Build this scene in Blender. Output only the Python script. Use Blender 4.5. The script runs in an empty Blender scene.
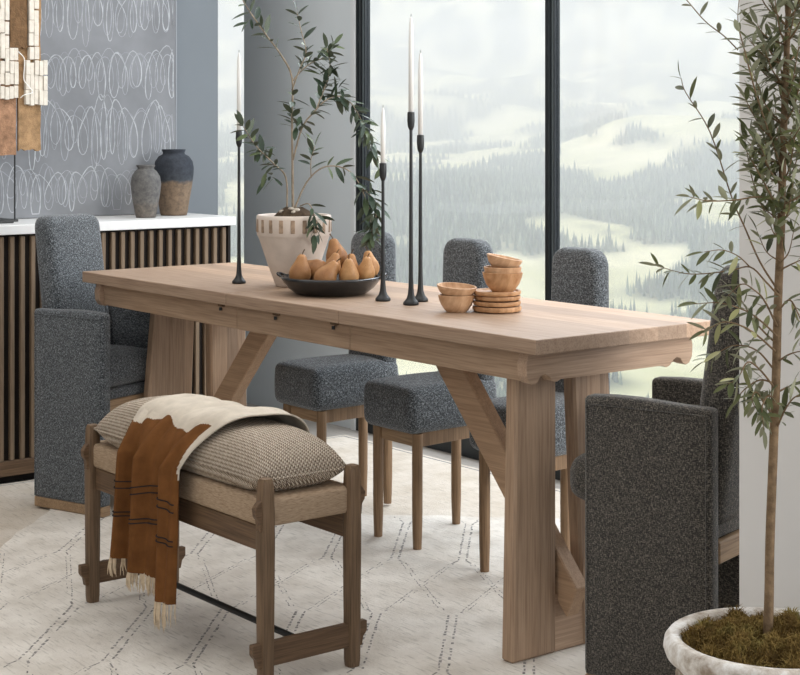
import bpy, bmesh, math, random
import numpy as np
from mathutils import Vector, Matrix, Euler

random.seed(7)
rng = np.random.default_rng(7)
SC = bpy.context.scene
COL = SC.collection
PI = math.pi

# ------------------------------------------------------------------ camera
CAM = Vector((3.603, -2.642, 1.213))
FW = Vector((-0.78802, 0.61564, 0.0))      # view direction (level camera)
RT = Vector((0.61564, 0.78802, 0.0))
cd = bpy.data.cameras.new('camera')
cam = bpy.data.objects.new('camera', cd)
COL.objects.link(cam)
cam.location = CAM
cam.rotation_euler = FW.to_track_quat('-Z', 'Y').to_euler()
cd.sensor_width = 36.0
cd.lens = 72.0
cd.shift_y = -207.5 / 800.0
cd.clip_start = 0.05
cd.clip_end = 40000
SC.camera = cam

# ------------------------------------------------------------------ world, sun, large lights, exposure
w = bpy.data.worlds.new('overcast_sky')
SC.world = w
w.use_nodes = True
bgn = w.node_tree.nodes['Background']
bgn.inputs['Color'].default_value = (0.86, 0.92, 1.0, 1)
bgn.inputs['Strength'].default_value = 1.18

def light(name, kind, loc, target, energy, size=None, color=(1, 1, 1)):
    ld = bpy.data.lights.new(name, kind)
    ld.energy = energy
    ld.color = color
    if kind == 'AREA':
        ld.shape = 'RECTANGLE'
        ld.size, ld.size_y = size
    o = bpy.data.objects.new(name, ld)
    COL.objects.link(o)
    o.location = loc
    o.rotation_euler = (Vector(target) - Vector(loc)).to_track_quat('-Z', 'Y').to_euler()
    return o

sun = light('sun', 'SUN', (-13, -12, 10.5), (0, 0, 0), 4.2, color=(1.0, 0.97, 0.92))
sun.data.angle = math.radians(12)
light('daylight_from_side_windows', 'AREA', (4.3, 1.9, 1.9), (0.2, 0.0, 0.6), 150, (2.4, 2.0), (1.0, 0.98, 0.95))
light('added_room_fill', 'AREA', (0.4, -3.9, 2.35), (-0.6, 0.6, 0.9), 17, (3.2, 1.4), (1.0, 0.96, 0.91))  # added fill softbox out of view, not a lamp of the room
light('added_overhead_fill', 'AREA', (-0.1, -0.8, 2.7), (-0.1, -0.8, 0.0), 44, (3.5, 2.9), (1.0, 0.97, 0.94))  # added softbox overhead to brighten tops and rug, no ceiling fixture
light('window_daylight', 'AREA', (-0.2, 2.2, 2.7), (0.0, -0.2, 0.2), 120, (3.8, 1.2), (0.90, 0.96, 1.0))

SC.view_settings.view_transform = 'Standard'
SC.view_settings.look = 'None'
SC.view_settings.gamma = 1.0
SC.view_settings.exposure = 0.0
SC.view_settings.use_curve_mapping = False
SC.cycles.use_denoising = True
SC.cycles.volume_bounces = 1
SC.cycles.transparent_max_bounces = 16

# ------------------------------------------------------------------ helpers
def P2(px, d, py=None):
    """world point seen at picture column px (and row py) at depth d"""
    p = CAM + FW * d + RT * ((px - 400) / 1600 * d)
    if py is not None:
        p.z = CAM.z - (py - 130) * d / 1600
    return p

def tag(o, label=None, cat=None, group=None, kind=None):
    if label: o['label'] = label
    if cat: o['category'] = cat
    if group: o['group'] = group
    if kind: o['kind'] = kind
    return o

def empty(name, loc=(0, 0, 0), rz=0.0, label=None, cat=None, group=None):
    o = bpy.data.objects.new(name, None)
    COL.objects.link(o)
    o.empty_display_size = 0.05
    o.location = loc
    o.rotation_euler = (0, 0, rz)
    return tag(o, label, cat, group)

def obj(name, src, mat=None, parent=None, smooth=False, loc=None, rot=None, label=None, cat=None, group=None, kind=None):
    """src: bmesh, mesh, or (verts, faces)"""
    if isinstance(src, bmesh.types.BMesh):
        me = bpy.data.meshes.new(name)
        bmesh.ops.recalc_face_normals(src, faces=src.faces[:])
        src.to_mesh(me); src.free()
    elif isinstance(src, bpy.types.Mesh):
        me = src
    else:
        me = bpy.data.meshes.new(name)
        me.from_pydata([tuple(v) for v in src[0]], [], src[1])
    if mat is not None and len(me.materials) == 0:
        for m in (mat if isinstance(mat, (list, tuple)) else [mat]):
            me.materials.append(m)
    if smooth:
        me.polygons.foreach_set('use_smooth', [True] * len(me.polygons))
        if smooth != 'all' and hasattr(me, 'set_sharp_from_angle'):
            me.set_sharp_from_angle(angle=math.radians(38))
    o = bpy.data.objects.new(name, me)
    COL.objects.link(o)
    if parent is not None: o.parent = parent
    if loc is not None: o.location = loc
    if rot is not None: o.rotation_euler = rot
    return tag(o, label, cat, group, kind)

def copy_tree(o, parent=None):
    c = o.copy(); COL.objects.link(c); c.parent = parent
    for ch in list(o.children):
        copy_tree(ch, c)
    return c

def bx(bm, x0, x1, y0, y1, z0, z1, bevel=0.0, seg=1):
    vs = [bm.verts.new(p) for p in ((x0,y0,z0),(x1,y0,z0),(x1,y1,z0),(x0,y1,z0),(x0,y0,z1),(x1,y0,z1),(x1,y1,z1),(x0,y1,z1))]
    fs = [bm.faces.new([vs[i] for i in f]) for f in ((3,2,1,0),(4,5,6,7),(0,1,5,4),(1,2,6,5),(2,3,7,6),(3,0,4,7))]
    if bevel:
        es = list({e for f in fs for e in f.edges})
        bmesh.ops.bevel(bm, geom=es, offset=bevel, segments=seg, profile=0.5, affect='EDGES')
    return bm

def box(x0, x1, y0, y1, z0, z1, bevel=0.0, seg=1):
    return bx(bmesh.new(), x0, x1, y0, y1, z0, z1, bevel, seg)

def prism(poly, axis, a, b, bevel=0.0, seg=1):
    """poly: 2D outline; extruded along axis from a to b"""
    bm = bmesh.new()
    def pt(p, t):
        if axis == 'x': return (t, p[0], p[1])
        if axis == 'y': return (p[0], t, p[1])
        return (p[0], p[1], t)
    A = [bm.verts.new(pt(p, a)) for p in poly]
    B = [bm.verts.new(pt(p, b)) for p in poly]
    n = len(poly)
    bm.faces.new(A); bm.faces.new(B[::-1])
    for i in range(n):
        bm.faces.new([A[i], B[i], B[(i+1) % n], A[(i+1) % n]])
    if bevel:
        bmesh.ops.recalc_face_normals(bm, faces=bm.faces[:])
        bmesh.ops.bevel(bm, geom=bm.edges[:], offset=bevel, segments=seg, profile=0.5, affect='EDGES')
    return bm

def lathe(profile, n=32, bm=None, cx=0, cy=0, wob=None):
    bm = bm or bmesh.new()
    rings = []
    for k, (r, z) in enumerate(profile):
        if r < 1e-5:
            rings.append([bm.verts.new((cx, cy, z))])
        else:
            ring = []
            for i in range(n):
                a = 2*PI*i/n
                rr = r * (wob(a, k) if wob else 1)
                ring.append(bm.verts.new((cx + rr*math.cos(a), cy + rr*math.sin(a), z)))
            rings.append(ring)
    for a, b in zip(rings[:-1], rings[1:]):
        if len(a) == 1 and len(b) == 1: continue
        for i in range(n):
            j = (i+1) % n
            if len(a) == 1: bm.faces.new([a[0], b[j], b[i]])
            elif len(b) == 1: bm.faces.new([a[i], a[j], b[0]])
            else: bm.faces.new([a[i], a[j], b[j], b[i]])
    return bm

def tube(pts, radii, n=8, bm=None, cap=True):
    bm = bm or bmesh.new()
    pts = [Vector(p) for p in pts]
    if not hasattr(radii, '__len__'): radii = [radii]*len(pts)
    rings = []
    up = Vector((0, 0, 1))
    t0 = (pts[1]-pts[0]).normalized()
    if abs(t0.dot(up)) > 0.9: up = Vector((1, 0, 0))
    u = t0.cross(up).normalized()
    for i, p in enumerate(pts):
        t = (pts[min(i+1, len(pts)-1)] - pts[max(i-1, 0)]).normalized()
        u = (u - t*u.dot(t)).normalized()
        v = t.cross(u)
        rings.append([bm.verts.new(p + (u*math.cos(2*PI*k/n) + v*math.sin(2*PI*k/n))*radii[i]) for k in range(n)])
    for a, b in zip(rings[:-1], rings[1:]):
        for k in range(n):
            bm.faces.new([a[k], a[(k+1) % n], b[(k+1) % n], b[k]])
    if cap:
        bm.faces.new(rings[0][::-1]); bm.faces.new(rings[-1])
    return bm

def smoothline(pts, sub=6):
    """Catmull-Rom through points (any tuple length)"""
    P = [np.array(p, float) for p in pts]
    P = [2*P[0]-P[1]] + P + [2*P[-1]-P[-2]]
    out = []
    for i in range(1, len(P)-2):
        for k in range(sub):
            t = k/sub
            a, b, c, d = P[i-1], P[i], P[i+1], P[i+2]
            out.append(0.5*((2*b)+(-a+c)*t+(2*a-5*b+4*c-d)*t*t+(-a+3*b-3*c+d)*t**3))
    out.append(P[-2])
    return out

# ---- materials
def newmat(name, rough=0.6, spec=0.3):
    m = bpy.data.materials.new(name); m.use_nodes = True
    nt = m.node_tree
    b = nt.nodes['Principled BSDF']
    b.inputs['Roughness'].default_value = rough
    b.inputs['Specular IOR Level'].default_value = spec
    return m, nt, b

def nd(nt, t, **kw):
    n = nt.nodes.new(t)
    for k, v in kw.items():
        if k in n.inputs: n.inputs[k].default_value = v
        else: setattr(n, k, v)
    return n

def coords(nt, scale=(1, 1, 1), rot=(0, 0, 0), kind='Object'):
    tc = nd(nt, 'ShaderNodeTexCoord')
    mp = nd(nt, 'ShaderNodeMapping')
    mp.inputs['Scale'].default_value = scale
    mp.inputs['Rotation'].default_value = rot
    nt.links.new(tc.outputs[kind], mp.inputs['Vector'])
    return mp.outputs['Vector']

def ramp(nt, fac, stops):
    r = nd(nt, 'ShaderNodeValToRGB')
    e = r.color_ramp.elements
    while len(e) < len(stops): e.new(0.5)
    for el, (p, c) in zip(e, stops):
        el.position = p; el.color = (*c, 1)
    nt.links.new(fac, r.inputs['Fac'])
    return r.outputs['Color']

def noise(nt, vec, scale, detail=3, rough=0.55):
    n = nd(nt, 'ShaderNodeTexNoise', Scale=scale, Detail=detail, Roughness=rough)
    nt.links.new(vec, n.inputs['Vector'])
    return n.outputs['Fac']

def mixc(nt, fac, a, b, mode='MIX'):
    m = nd(nt, 'ShaderNodeMix', data_type='RGBA', blend_type=mode)
    for s, v in ((0, fac), (6, a), (7, b)):
        if isinstance(v, (int, float)): m.inputs[s].default_value = v
        elif isinstance(v, tuple): m.inputs[s].default_value = (*v, 1)
        else: nt.links.new(v, m.inputs[s])
    return m.outputs[2]

def bump(nt, b, height, strength=0.3, dist=0.01):
    n = nd(nt, 'ShaderNodeBump', Strength=strength, Distance=dist)
    nt.links.new(height, n.inputs['Height'])
    nt.links.new(n.outputs['Normal'], b.inputs['Normal'])

def plain(name, c, rough=0.6, spec=0.3, metal=0.0, var=0.0, vscale=8, bmp=0.0, bscale=60):
    m, nt, b = newmat(name, rough, spec)
    b.inputs['Metallic'].default_value = metal
    b.inputs['Base Color'].default_value = (*c, 1)
    if var or bmp:
        v = coords(nt)
        if var:
            f = noise(nt, v, vscale, 4)
            lo = tuple(x*(1-var) for x in c); hi = tuple(min(1, x*(1+var)) for x in c)
            nt.links.new(ramp(nt, f, [(0.3, lo), (0.7, hi)]), b.inputs['Base Color'])
        if bmp:
            bump(nt, b, noise(nt, v, bscale, 3), bmp, 0.004)
    return m

def wood(name, dark, lite, axis='x', rough=0.55, band=None, fine=1.0):
    m, nt, b = newmat(name, rough, 0.3)
    s = {'x': (3, 40, 40), 'y': (40, 3, 40), 'z': (40, 40, 3)}[axis]
    v = coords(nt, s)
    f = noise(nt, v, 1.6*fine, 5, 0.62)
    c = ramp(nt, f, [(0.28, dark), (0.72, lite)])
    s2 = {'x': (6, 240, 240), 'y': (240, 6, 240), 'z': (240, 240, 6)}[axis]
    f2 = noise(nt, coords(nt, s2), 1.2, 2)
    c = mixc(nt, 0.35, c, ramp(nt, f2, [(0.35, tuple(x*0.6 for x in dark)), (0.6, lite)]), 'MIX')
    if band:
        # glued staves: tone steps across one axis
        ax, w = band
        sx = nd(nt, 'ShaderNodeSeparateXYZ')
        nt.links.new(coords(nt), sx.inputs[0])
        q = nd(nt, 'ShaderNodeMath', operation='MULTIPLY'); q.inputs[1].default_value = 1.0/w
        nt.links.new(sx.outputs['xyz'.index(ax)], q.inputs[0])
        fl = nd(nt, 'ShaderNodeMath', operation='FLOOR'); nt.links.new(q.outputs[0], fl.inputs[0])
        wn = nd(nt, 'ShaderNodeTexWhiteNoise', noise_dimensions='1D'); nt.links.new(fl.outputs[0], wn.inputs['W'])
        t = ramp(nt, wn.outputs['Value'], [(0.0, (0.72, 0.72, 0.72)), (1.0, (1.1, 1.08, 1.05))])
        c = mixc(nt, 1.0, c, t, 'MULTIPLY')
    nt.links.new(c, b.inputs['Base Color'])
    bump(nt, b, f2, 0.12, 0.002)
    return m

def tweed(name, dark, mid, lite, scale=1.0):
    m, nt, b = newmat(name, 0.95, 0.1)
    v1 = coords(nt, (150*scale, 150*scale, 620*scale))
    v2 = coords(nt, (620*scale, 620*scale, 130*scale))
    a = noise(nt, v1, 0.55, 2, 0.6); c = noise(nt, v2, 0.55, 2, 0.6)
    mx = nd(nt, 'ShaderNodeMath', operation='ADD'); nt.links.new(a, mx.inputs[0]); nt.links.new(c, mx.inputs[1])
    hf = nd(nt, 'ShaderNodeMath', operation='MULTIPLY'); hf.inputs[1].default_value = 0.5; nt.links.new(mx.outputs[0], hf.inputs[0])
    col = ramp(nt, hf.outputs[0], [(0.40, dark), (0.50, mid), (0.62, lite)])
    nt.links.new(col, b.inputs['Base Color'])
    b.inputs['Sheen Weight'].default_value = 0.25
    b.inputs['Sheen Roughness'].default_value = 0.6
    bump(nt, b, hf.outputs[0], 0.7, 0.003)
    return m

M = {}
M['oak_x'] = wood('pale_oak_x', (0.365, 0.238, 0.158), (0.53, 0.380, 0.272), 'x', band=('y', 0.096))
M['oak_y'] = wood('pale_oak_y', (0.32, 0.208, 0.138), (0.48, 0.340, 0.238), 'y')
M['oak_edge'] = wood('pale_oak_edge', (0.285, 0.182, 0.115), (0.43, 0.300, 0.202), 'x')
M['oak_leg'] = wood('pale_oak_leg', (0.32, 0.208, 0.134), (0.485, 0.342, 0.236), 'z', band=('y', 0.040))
M['oak_brace'] = wood('oak_brace', (0.33, 0.205, 0.125), (0.47, 0.315, 0.2), 'x')
M['ash_leg'] = wood('brown_ash', (0.15, 0.090, 0.047), (0.29, 0.185, 0.105), 'z')
M['ash_rail'] = wood('brown_ash_rail', (0.20, 0.125, 0.07), (0.40, 0.27, 0.16), 'y', fine=0.6)
M['walnut_leg'] = wood('walnut_leg', (0.085, 0.052, 0.028), (0.21, 0.135, 0.08), 'z')
M['walnut'] = wood('dark_walnut', (0.055, 0.032, 0.017), (0.155, 0.095, 0.055), 'z')
M['walnut_x'] = wood('dark_walnut_x', (0.07, 0.04, 0.022), (0.18, 0.11, 0.062), 'x')
M['walnut_y'] = wood('dark_walnut_y', (0.07, 0.04, 0.022), (0.18, 0.11, 0.062), 'y')
M['slat'] = wood('sideboard_slat_wood', (0.125, 0.085, 0.052), (0.245, 0.175, 0.115), 'z')
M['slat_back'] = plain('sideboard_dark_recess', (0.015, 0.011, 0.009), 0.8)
M['tweed'] = tweed('charcoal_tweed', (0.012, 0.015, 0.018), (0.034, 0.040, 0.046), (0.29, 0.315, 0.335), 2.1)
M['tweed_brown'] = tweed('dark_charcoal_tweed', (0.010, 0.010, 0.010), (0.033, 0.028, 0.023), (0.21, 0.185, 0.15), 2.1)
M['black_metal'] = plain('blackened_iron', (0.035, 0.036, 0.036), 0.45, 0.5, 0.6, 0.2)
M['candle'] = plain('white_wax', (0.80, 0.79, 0.76), 0.5, 0.4)
M['wick'] = plain('wick', (0.08, 0.07, 0.06), 0.9)
M['white_stone'] = plain('white_stone_top', (0.72, 0.72, 0.71), 0.35, 0.4, 0, 0.04)
M['wall_grey'] = plain('blue_grey_wall_paint', (0.175, 0.195, 0.212), 0.8, 0.2, 0, 0.05, 2)
M['pillar_grey'] = plain('grey_pillar_paint', (0.70, 0.745, 0.765), 0.8, 0.2, 0, 0.03, 2)
M['wall_white'] = plain('warm_white_plaster', (0.70, 0.685, 0.665), 0.85, 0.2, 0, 0.03, 3)
M['ceiling'] = plain('ceiling_white', (0.8, 0.79, 0.77), 0.9)
M['frame'] = plain('black_window_frame', (0.018, 0.022, 0.024), 0.35, 0.5, 0.3)
M['frame_inner'] = plain('grey_window_frame', (0.17, 0.20, 0.215), 0.35, 0.5, 0.3)
M['trim'] = plain('white_trim', (0.72, 0.74, 0.75), 0.5)
M['floor'] = wood('pale_floor', (0.30, 0.27, 0.24), (0.42, 0.39, 0.355), 'x', 0.35)

def mat_glass():
    m = bpy.data.materials.new('window_glass'); m.use_nodes = True
    nt = m.node_tree; nt.nodes.clear()
    o = nd(nt, 'ShaderNodeOutputMaterial'); mx = nd(nt, 'ShaderNodeMixShader')
    t = nd(nt, 'ShaderNodeBsdfTransparent'); g = nd(nt, 'ShaderNodeBsdfGlossy', Roughness=0.02)
    t.inputs['Color'].default_value = (0.985, 0.988, 0.995, 1)
    mx.inputs[0].default_value = 0.03
    nt.links.new(t.outputs[0], mx.inputs[1]); nt.links.new(g.outputs[0], mx.inputs[2]); nt.links.new(mx.outputs[0], o.inputs['Surface'])
    return m
M['glass'] = mat_glass()

# ================================================================== THE SETTING
WY = 1.2           # inner face of the window wall
WXL = -1.9         # face of the partition wall behind the sideboard
obj('floor', box(-4.2, 5.2, -4.6, WY + 0.15, -0.12, 0.0), M['floor'], kind='structure')
obj('ceiling', box(-4.2, 5.2, -4.6, WY + 0.15, 2.75, 2.85), M['ceiling'], kind='structure')
obj('wall_left', box(WXL - 0.18, WXL, -4.6, 0.731, 0, 2.75), M['wall_grey'], kind='structure')
obj('wall_far_left', box(-4.2, -4.05, -4.6, WY + 0.15, 0, 2.75), M['wall_grey'], kind='structure')
obj('wall_back', box(-4.2, 5.2, -4.75, -4.6, 0, 2.75), M['wall_white'], kind='structure')
pil = obj('wall_window', box(-2.444, -1.625, WY, WY + 0.06, 0, 2.75), M['pillar_grey'], kind='structure')
tr = obj('trim_1', box(-1.625, -1.598, WY - 0.012, WY + 0.045, 0, 2.75), M['trim'], kind='structure')
cb = P2(738, 3.12)
obj('wall_right', box(cb.x, cb.x + 0.62, cb.y, cb.y + 0.36, 0, 2.75, 0.004), M['wall_white'], kind='structure')
# window glazing: frame members and panes
win = empty('window_1'); tag(win, kind='structure')
FRM = [(-1.598, -1.548), (-0.487, -0.448), (0.62, 0.67), (1.75, 1.80)]
for x0, x1 in FRM:
    o = obj('mullion', box(x0, x0 + (x1-x0)*0.55, WY - 0.006, WY + 0.03, 0, 2.75, 0.002), M['frame'], win)
    obj('mullion_cover', box(x0 + (x1-x0)*0.55, x1 - 0.005, WY + 0.006, WY + 0.03, 0, 2.75, 0.001), M['frame_inner'], o)
    obj('gasket', box(x1 - 0.005, x1, WY + 0.004, WY + 0.03, 0, 2.75), M['frame'], o)
obj('bottom_rail', box(-1.598, 1.80, WY + 0.0, WY + 0.03, 0, 0.075, 0.003), M['frame'], win)
obj('top_rail', box(-1.598, 1.80, WY + 0.0, WY + 0.03, 2.68, 2.75, 0.003), M['frame'], win)
for (a, b) in zip(FRM[:-1], FRM[1:]):
    obj('pane', box(a[1], b[0], WY + 0.012, WY + 0.02, 0.075, 2.68), M['glass'], win)
win2 = empty('window_2'); tag(win2, kind='structure')
obj('bottom_rail', box(-4.05, -2.444, WY + 0.02, WY + 0.10, 0, 0.06, 0.003), M['trim'], win2)
obj('top_rail', box(-4.05, -2.444, WY + 0.02, WY + 0.10, 2.68, 2.75, 0.003), M['frame'], win2)
obj('mullion', box(-3.3, -3.24, WY + 0.02, WY + 0.10, 0.06, 2.68, 0.003), M['frame'], win2)
obj('pane', box(-4.05, -3.3, WY + 0.05, WY + 0.06, 0.06, 2.68), M['glass'], win2)
obj('pane', box(-3.24, -2.444, WY + 0.05, WY + 0.06, 0.06, 2.68), M['glass'], win2)

# ================================================================== OUTSIDE: valley, forest, haze
def vnoise(x, y, seed=0):
    """smooth value noise in [-1, 1] on arrays"""
    xi = np.floor(x).astype(np.int64); yi = np.floor(y).astype(np.int64)
    fx = x - xi; fy = y - yi
    fx = fx*fx*(3-2*fx); fy = fy*fy*(3-2*fy)
    def h(a, b):
        n = (a*374761393 + b*668265263 + seed*974634777) & 0xffffffff
        n = ((n ^ (n >> 13)) * 1274126177) & 0xffffffff
        n = n ^ (n >> 16)
        return (n & 0xffff) / 32767.5 - 1.0
    return (h(xi, yi)*(1-fx)+h(xi+1, yi)*fx)*(1-fy) + (h(xi, yi+1)*(1-fx)+h(xi+1, yi+1)*fx)*fy

def fbm(x, y, seed=0, oct=4):
    s = 0; a = 1.0; t = 0
    for k in range(oct):
        s = s + a*vnoise(x*2**k, y*2**k, seed+k); t += a; a *= 0.5
    return s/t

PR = np.array([250, 600, 1200, 2000, 3000, 4500, 6000, 8000, 10000, 13000.])
PZ = np.array([-150, -172, -217, -215, -165, -75, 30, 330, 1000, 2400.])
def ground_z(f, s):
    """f: metres along the view, s: metres to the right of it"""
    r = np.hypot(f, s)
    z = np.interp(r, PR, PZ)
    amp = np.interp(r, [250, 1200, 2500, 5000, 9000], [6, 26, 46, 80, 180])
    z = z + amp*fbm(f/900, s/620, 3, 4)
    # wooded knoll in the middle distance and a ridge to the right
    z = z + 62*np.exp(-(((f-2900)/420)**2 + ((s-40)/230)**2))
    z = z + 95*np.exp(-(((f-4300)/600)**2 + ((s-900)/420)**2))
    return z
def meadow(f, s):
    """1 on open meadow, 0 under forest"""
    n = fbm(f/270+7, s/150+3, 11, 3) + 0.45*fbm(f/110, s/80, 21, 2)
    k = np.exp(-(((f-2900)/420)**2 + ((s-40)/230)**2))
    far = np.interp(np.hypot(f, s), [3300, 4200, 5000], [0, 0.22, 0.0])
    return 1/(1+np.exp(-(n - 0.05 - 0.6*k + far)*14))

nr, na = 190, 260
rr = 250*np.exp(np.linspace(0, math.log(13000/250), nr))
aa = np.radians(np.linspace(-31, 31, na))
RRR, AAA = np.meshgrid(rr, aa, indexing='ij')
Fm = RRR*np.cos(AAA); Sm = RRR*np.sin(AAA)
Zm = ground_z(Fm, Sm)
def to_world(f, s):
    return CAM.x + FW.x*f + RT.x*s, CAM.y + FW.y*f + RT.y*s
Xw, Yw = to_world(Fm, Sm)
V = np.stack([Xw, Yw, Zm], -1).reshape(-1, 3)
i, j = np.meshgrid(np.arange(nr-1), np.arange(na-1), indexing='ij')
q = (i*na+j).ravel()
Q = np.stack([q, q+na, q+na+1, q+1], -1)
me = bpy.data.meshes.new('valley_ground')
me.from_pydata(V.tolist(), [], Q.tolist())
at = me.color_attributes.new('meadow', 'FLOAT_COLOR', 'POINT')
mv = meadow(Fm, Sm).ravel()
at.data.foreach_set('color', np.stack([mv, mv, mv, np.ones_like(mv)], -1).ravel().astype(np.float32))
me.polygons.foreach_set('use_smooth', [True]*len(me.polygons))
m, nt, b = newmat('valley_meadow_and_forest_floor', 0.95, 0.05)
an = nd(nt, 'ShaderNodeAttribute', attribute_name='meadow')
v = coords(nt, (0.004, 0.004, 0.004))
gm = ramp(nt, noise(nt, v, 1.0, 4), [(0.35, (0.56, 0.56, 0.30)), (0.65, (0.84, 0.80, 0.54))])
nt.links.new(mixc(nt, an.outputs['Color'], (0.06, 0.085, 0.06), gm), b.inputs['Base Color'])
obj('valley_ground', me, m, kind='structure')

# forest: where the ground is not meadow
cand = []
cell_w = []
for (r0, r1, c) in ((900, 2200, 9.0), (2200, 3600, 11.0), (3600, 5200, 15.0), (5200, 7000, 22.0)):
    g = np.arange(-3000, 7000, c)
    gf, gs = np.meshgrid(g, g, indexing='ij')
    gf = gf.ravel() + rng.uniform(-0.2, 0.2, gf.size)*c; gs = gs.ravel() + rng.uniform(-0.2, 0.2, gs.size)*c
    r = np.hypot(gf, gs)
    ok = (r >= r0) & (r < r1) & (np.abs(np.arctan2(gs, gf)) < math.radians(24))
    cand.append(np.stack([gf[ok], gs[ok]], -1)); cell_w.append(np.full(ok.sum(), c))
cand = np.concatenate(cand); cell_w = np.concatenate(cell_w)
keep = meadow(cand[:, 0], cand[:, 1]) < rng.uniform(0.05, 0.55, len(cand))
cand = cand[keep]; cell_w = cell_w[keep]
tz = ground_z(cand[:, 0], cand[:, 1])
th = rng.uniform(13, 27, len(cand)) * np.interp(np.hypot(cand[:, 0], cand[:, 1]), [900, 2000, 7000], [0.8, 1.0, 1.2])
tw = np.minimum(th*rng.uniform(0.15, 0.22, len(cand)), cell_w*0.30)
px = 400 + 1600*cand[:, 1]/cand[:, 0]
py = 130 - 1600*(tz + th*0.5 - CAM.z)/cand[:, 0]
seen = (((px > 376) & (px < 542)) | ((px > 562) & (px < 734))) & (py > 30) & (py < 300 - 0.0*px) & (py < np.interp(px, [376, 734], [270, 318]))
score = np.where(seen, th/cand[:, 0], -1)
near_ids = np.argsort(-score)[:300]
is_near = np.zeros(len(cand), bool); is_near[near_ids] = True

mtree, nt, b = newmat('conifer_needles', 0.95, 0.05)
v = coords(nt, (0.09, 0.09, 0.02))
nt.links.new(ramp(nt, noise(nt, v, 1.0, 2), [(0.36, (0.03, 0.055, 0.045)), (0.52, (0.11, 0.15, 0.11)), (0.66, (0.26, 0.31, 0.22))]), b.inputs['Base Color'])
# one joined conifer shape: two skirts of five sides
def conifer_arrays(n=5):
    vs = []; fs = []
    for (zb, zt, rad) in ((0.04, 0.62, 1.0), (0.36, 1.0, 0.66)):
        base = len(vs)
        for k in range(n):
            a = 2*PI*k/n + zb*3
            vs.append((rad*math.cos(a), rad*math.sin(a), zb))
        vs.append((0, 0, zt))
        for k in range(n):
            fs.append((base+k, base+(k+1) % n, base+n))
    return np.array(vs), np.array(fs)
cv, cf = conifer_arrays()
rest = cand[~is_near]; rz_ = tz[~is_near]; rh = th[~is_near]; rw = tw[~is_near]
n = len(rest)
ang = rng.uniform(0, 6.28, n); ca, sa = np.cos(ang), np.sin(ang)
wx, wy = to_world(rest[:, 0], rest[:, 1])
VX = wx[:, None] + (cv[None, :, 0]*ca[:, None] - cv[None, :, 1]*sa[:, None])*rw[:, None]
VY = wy[:, None] + (cv[None, :, 0]*sa[:, None] + cv[None, :, 1]*ca[:, None])*rw[:, None]
VZ = rz_[:, None] - 1.0 + cv[None, :, 2]*rh[:, None]
VV = np.stack([VX, VY, VZ], -1).reshape(-1, 3)
FF = (cf[None] + (np.arange(n)*len(cv))[:, None, None]).reshape(-1, 3)
me = bpy.data.meshes.new('distant_forest')
me.vertices.add(len(VV)); me.vertices.foreach_set('co', VV.ravel().astype(np.float32))
me.loops.add(FF.size); me.loops.foreach_set('vertex_index', FF.ravel().astype(np.int32))
me.polygons.add(len(FF)); me.polygons.foreach_set('loop_start', np.arange(0, FF.size, 3, dtype=np.int32))
me.update(calc_edges=True)
me.validate()
obj('distant_forest', me, mtree, label='hazy conifer forest covering the valley slopes beyond the window', cat='forest', kind='stuff')
# the conifers that show largest, each a tree of its own
cbm = bmesh.new()
tube([(0, 0, 0), (0, 0, 0.2)], [0.10, 0.08], 5, cbm)
for (zb, zt, rad) in ((0.06, 0.5, 1.0), (0.26, 0.72, 0.8), (0.48, 0.88, 0.58), (0.68, 1.0, 0.36)):
    lathe([(0, zb + 0.03), (rad, zb), (rad*0.45, zb + (zt-zb)*0.5), (0, zt)], 7, cbm, wob=lambda a, k: 1 + 0.12*math.sin(3*a+k))
cme = bpy.data.meshes.new('conifer_tree'); cbm.to_mesh(cme); cbm.free(); cme.materials.append(mtree)
for k in near_ids:
    x, y = to_world(cand[k, 0], cand[k, 1])
    o = bpy.data.objects.new('conifer_tree', cme); COL.objects.link(o)
    o.location = (x, y, tz[k] - 1.0); o.scale = (tw[k], tw[k], th[k]); o.rotation_euler = (0, 0, random.uniform(0, 6))
    tag(o, 'pale hazy conifer on the valley slope outside the window', 'tree', 'conifers on the slope outside')

# haze lying in the valley (a real scattering volume)
hz = bpy.data.materials.new('valley_haze'); hz.use_nodes = True
nt = hz.node_tree; nt.nodes.clear()
o_ = nd(nt, 'ShaderNodeOutputMaterial'); vs_ = nd(nt, 'ShaderNodeVolumeScatter', Density=0.00031, Anisotropy=0.0)
vs_.inputs['Color'].default_value = (0.95, 0.98, 1.0, 1)
nt.links.new(vs_.outputs[0], o_.inputs['Volume'])
hb = bmesh.new()
cs = []
for (f, s) in ((60, -9000), (14000, -9000), (14000, 9000), (60, 9000)):
    cs.append(to_world(f, s))
lo = [hb.verts.new((x, y, -420)) for x, y in cs]; hi = [hb.verts.new((x, y, 560)) for x, y in cs]
hb.faces.new(lo); hb.faces.new(hi[::-1])
for k in range(4): hb.faces.new([lo[k], hi[k], hi[(k+1) % 4], lo[(k+1) % 4]])
obj('valley_haze', hb, hz, label='pale haze filling the valley beyond the windows', cat='haze', kind='stuff')
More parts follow.
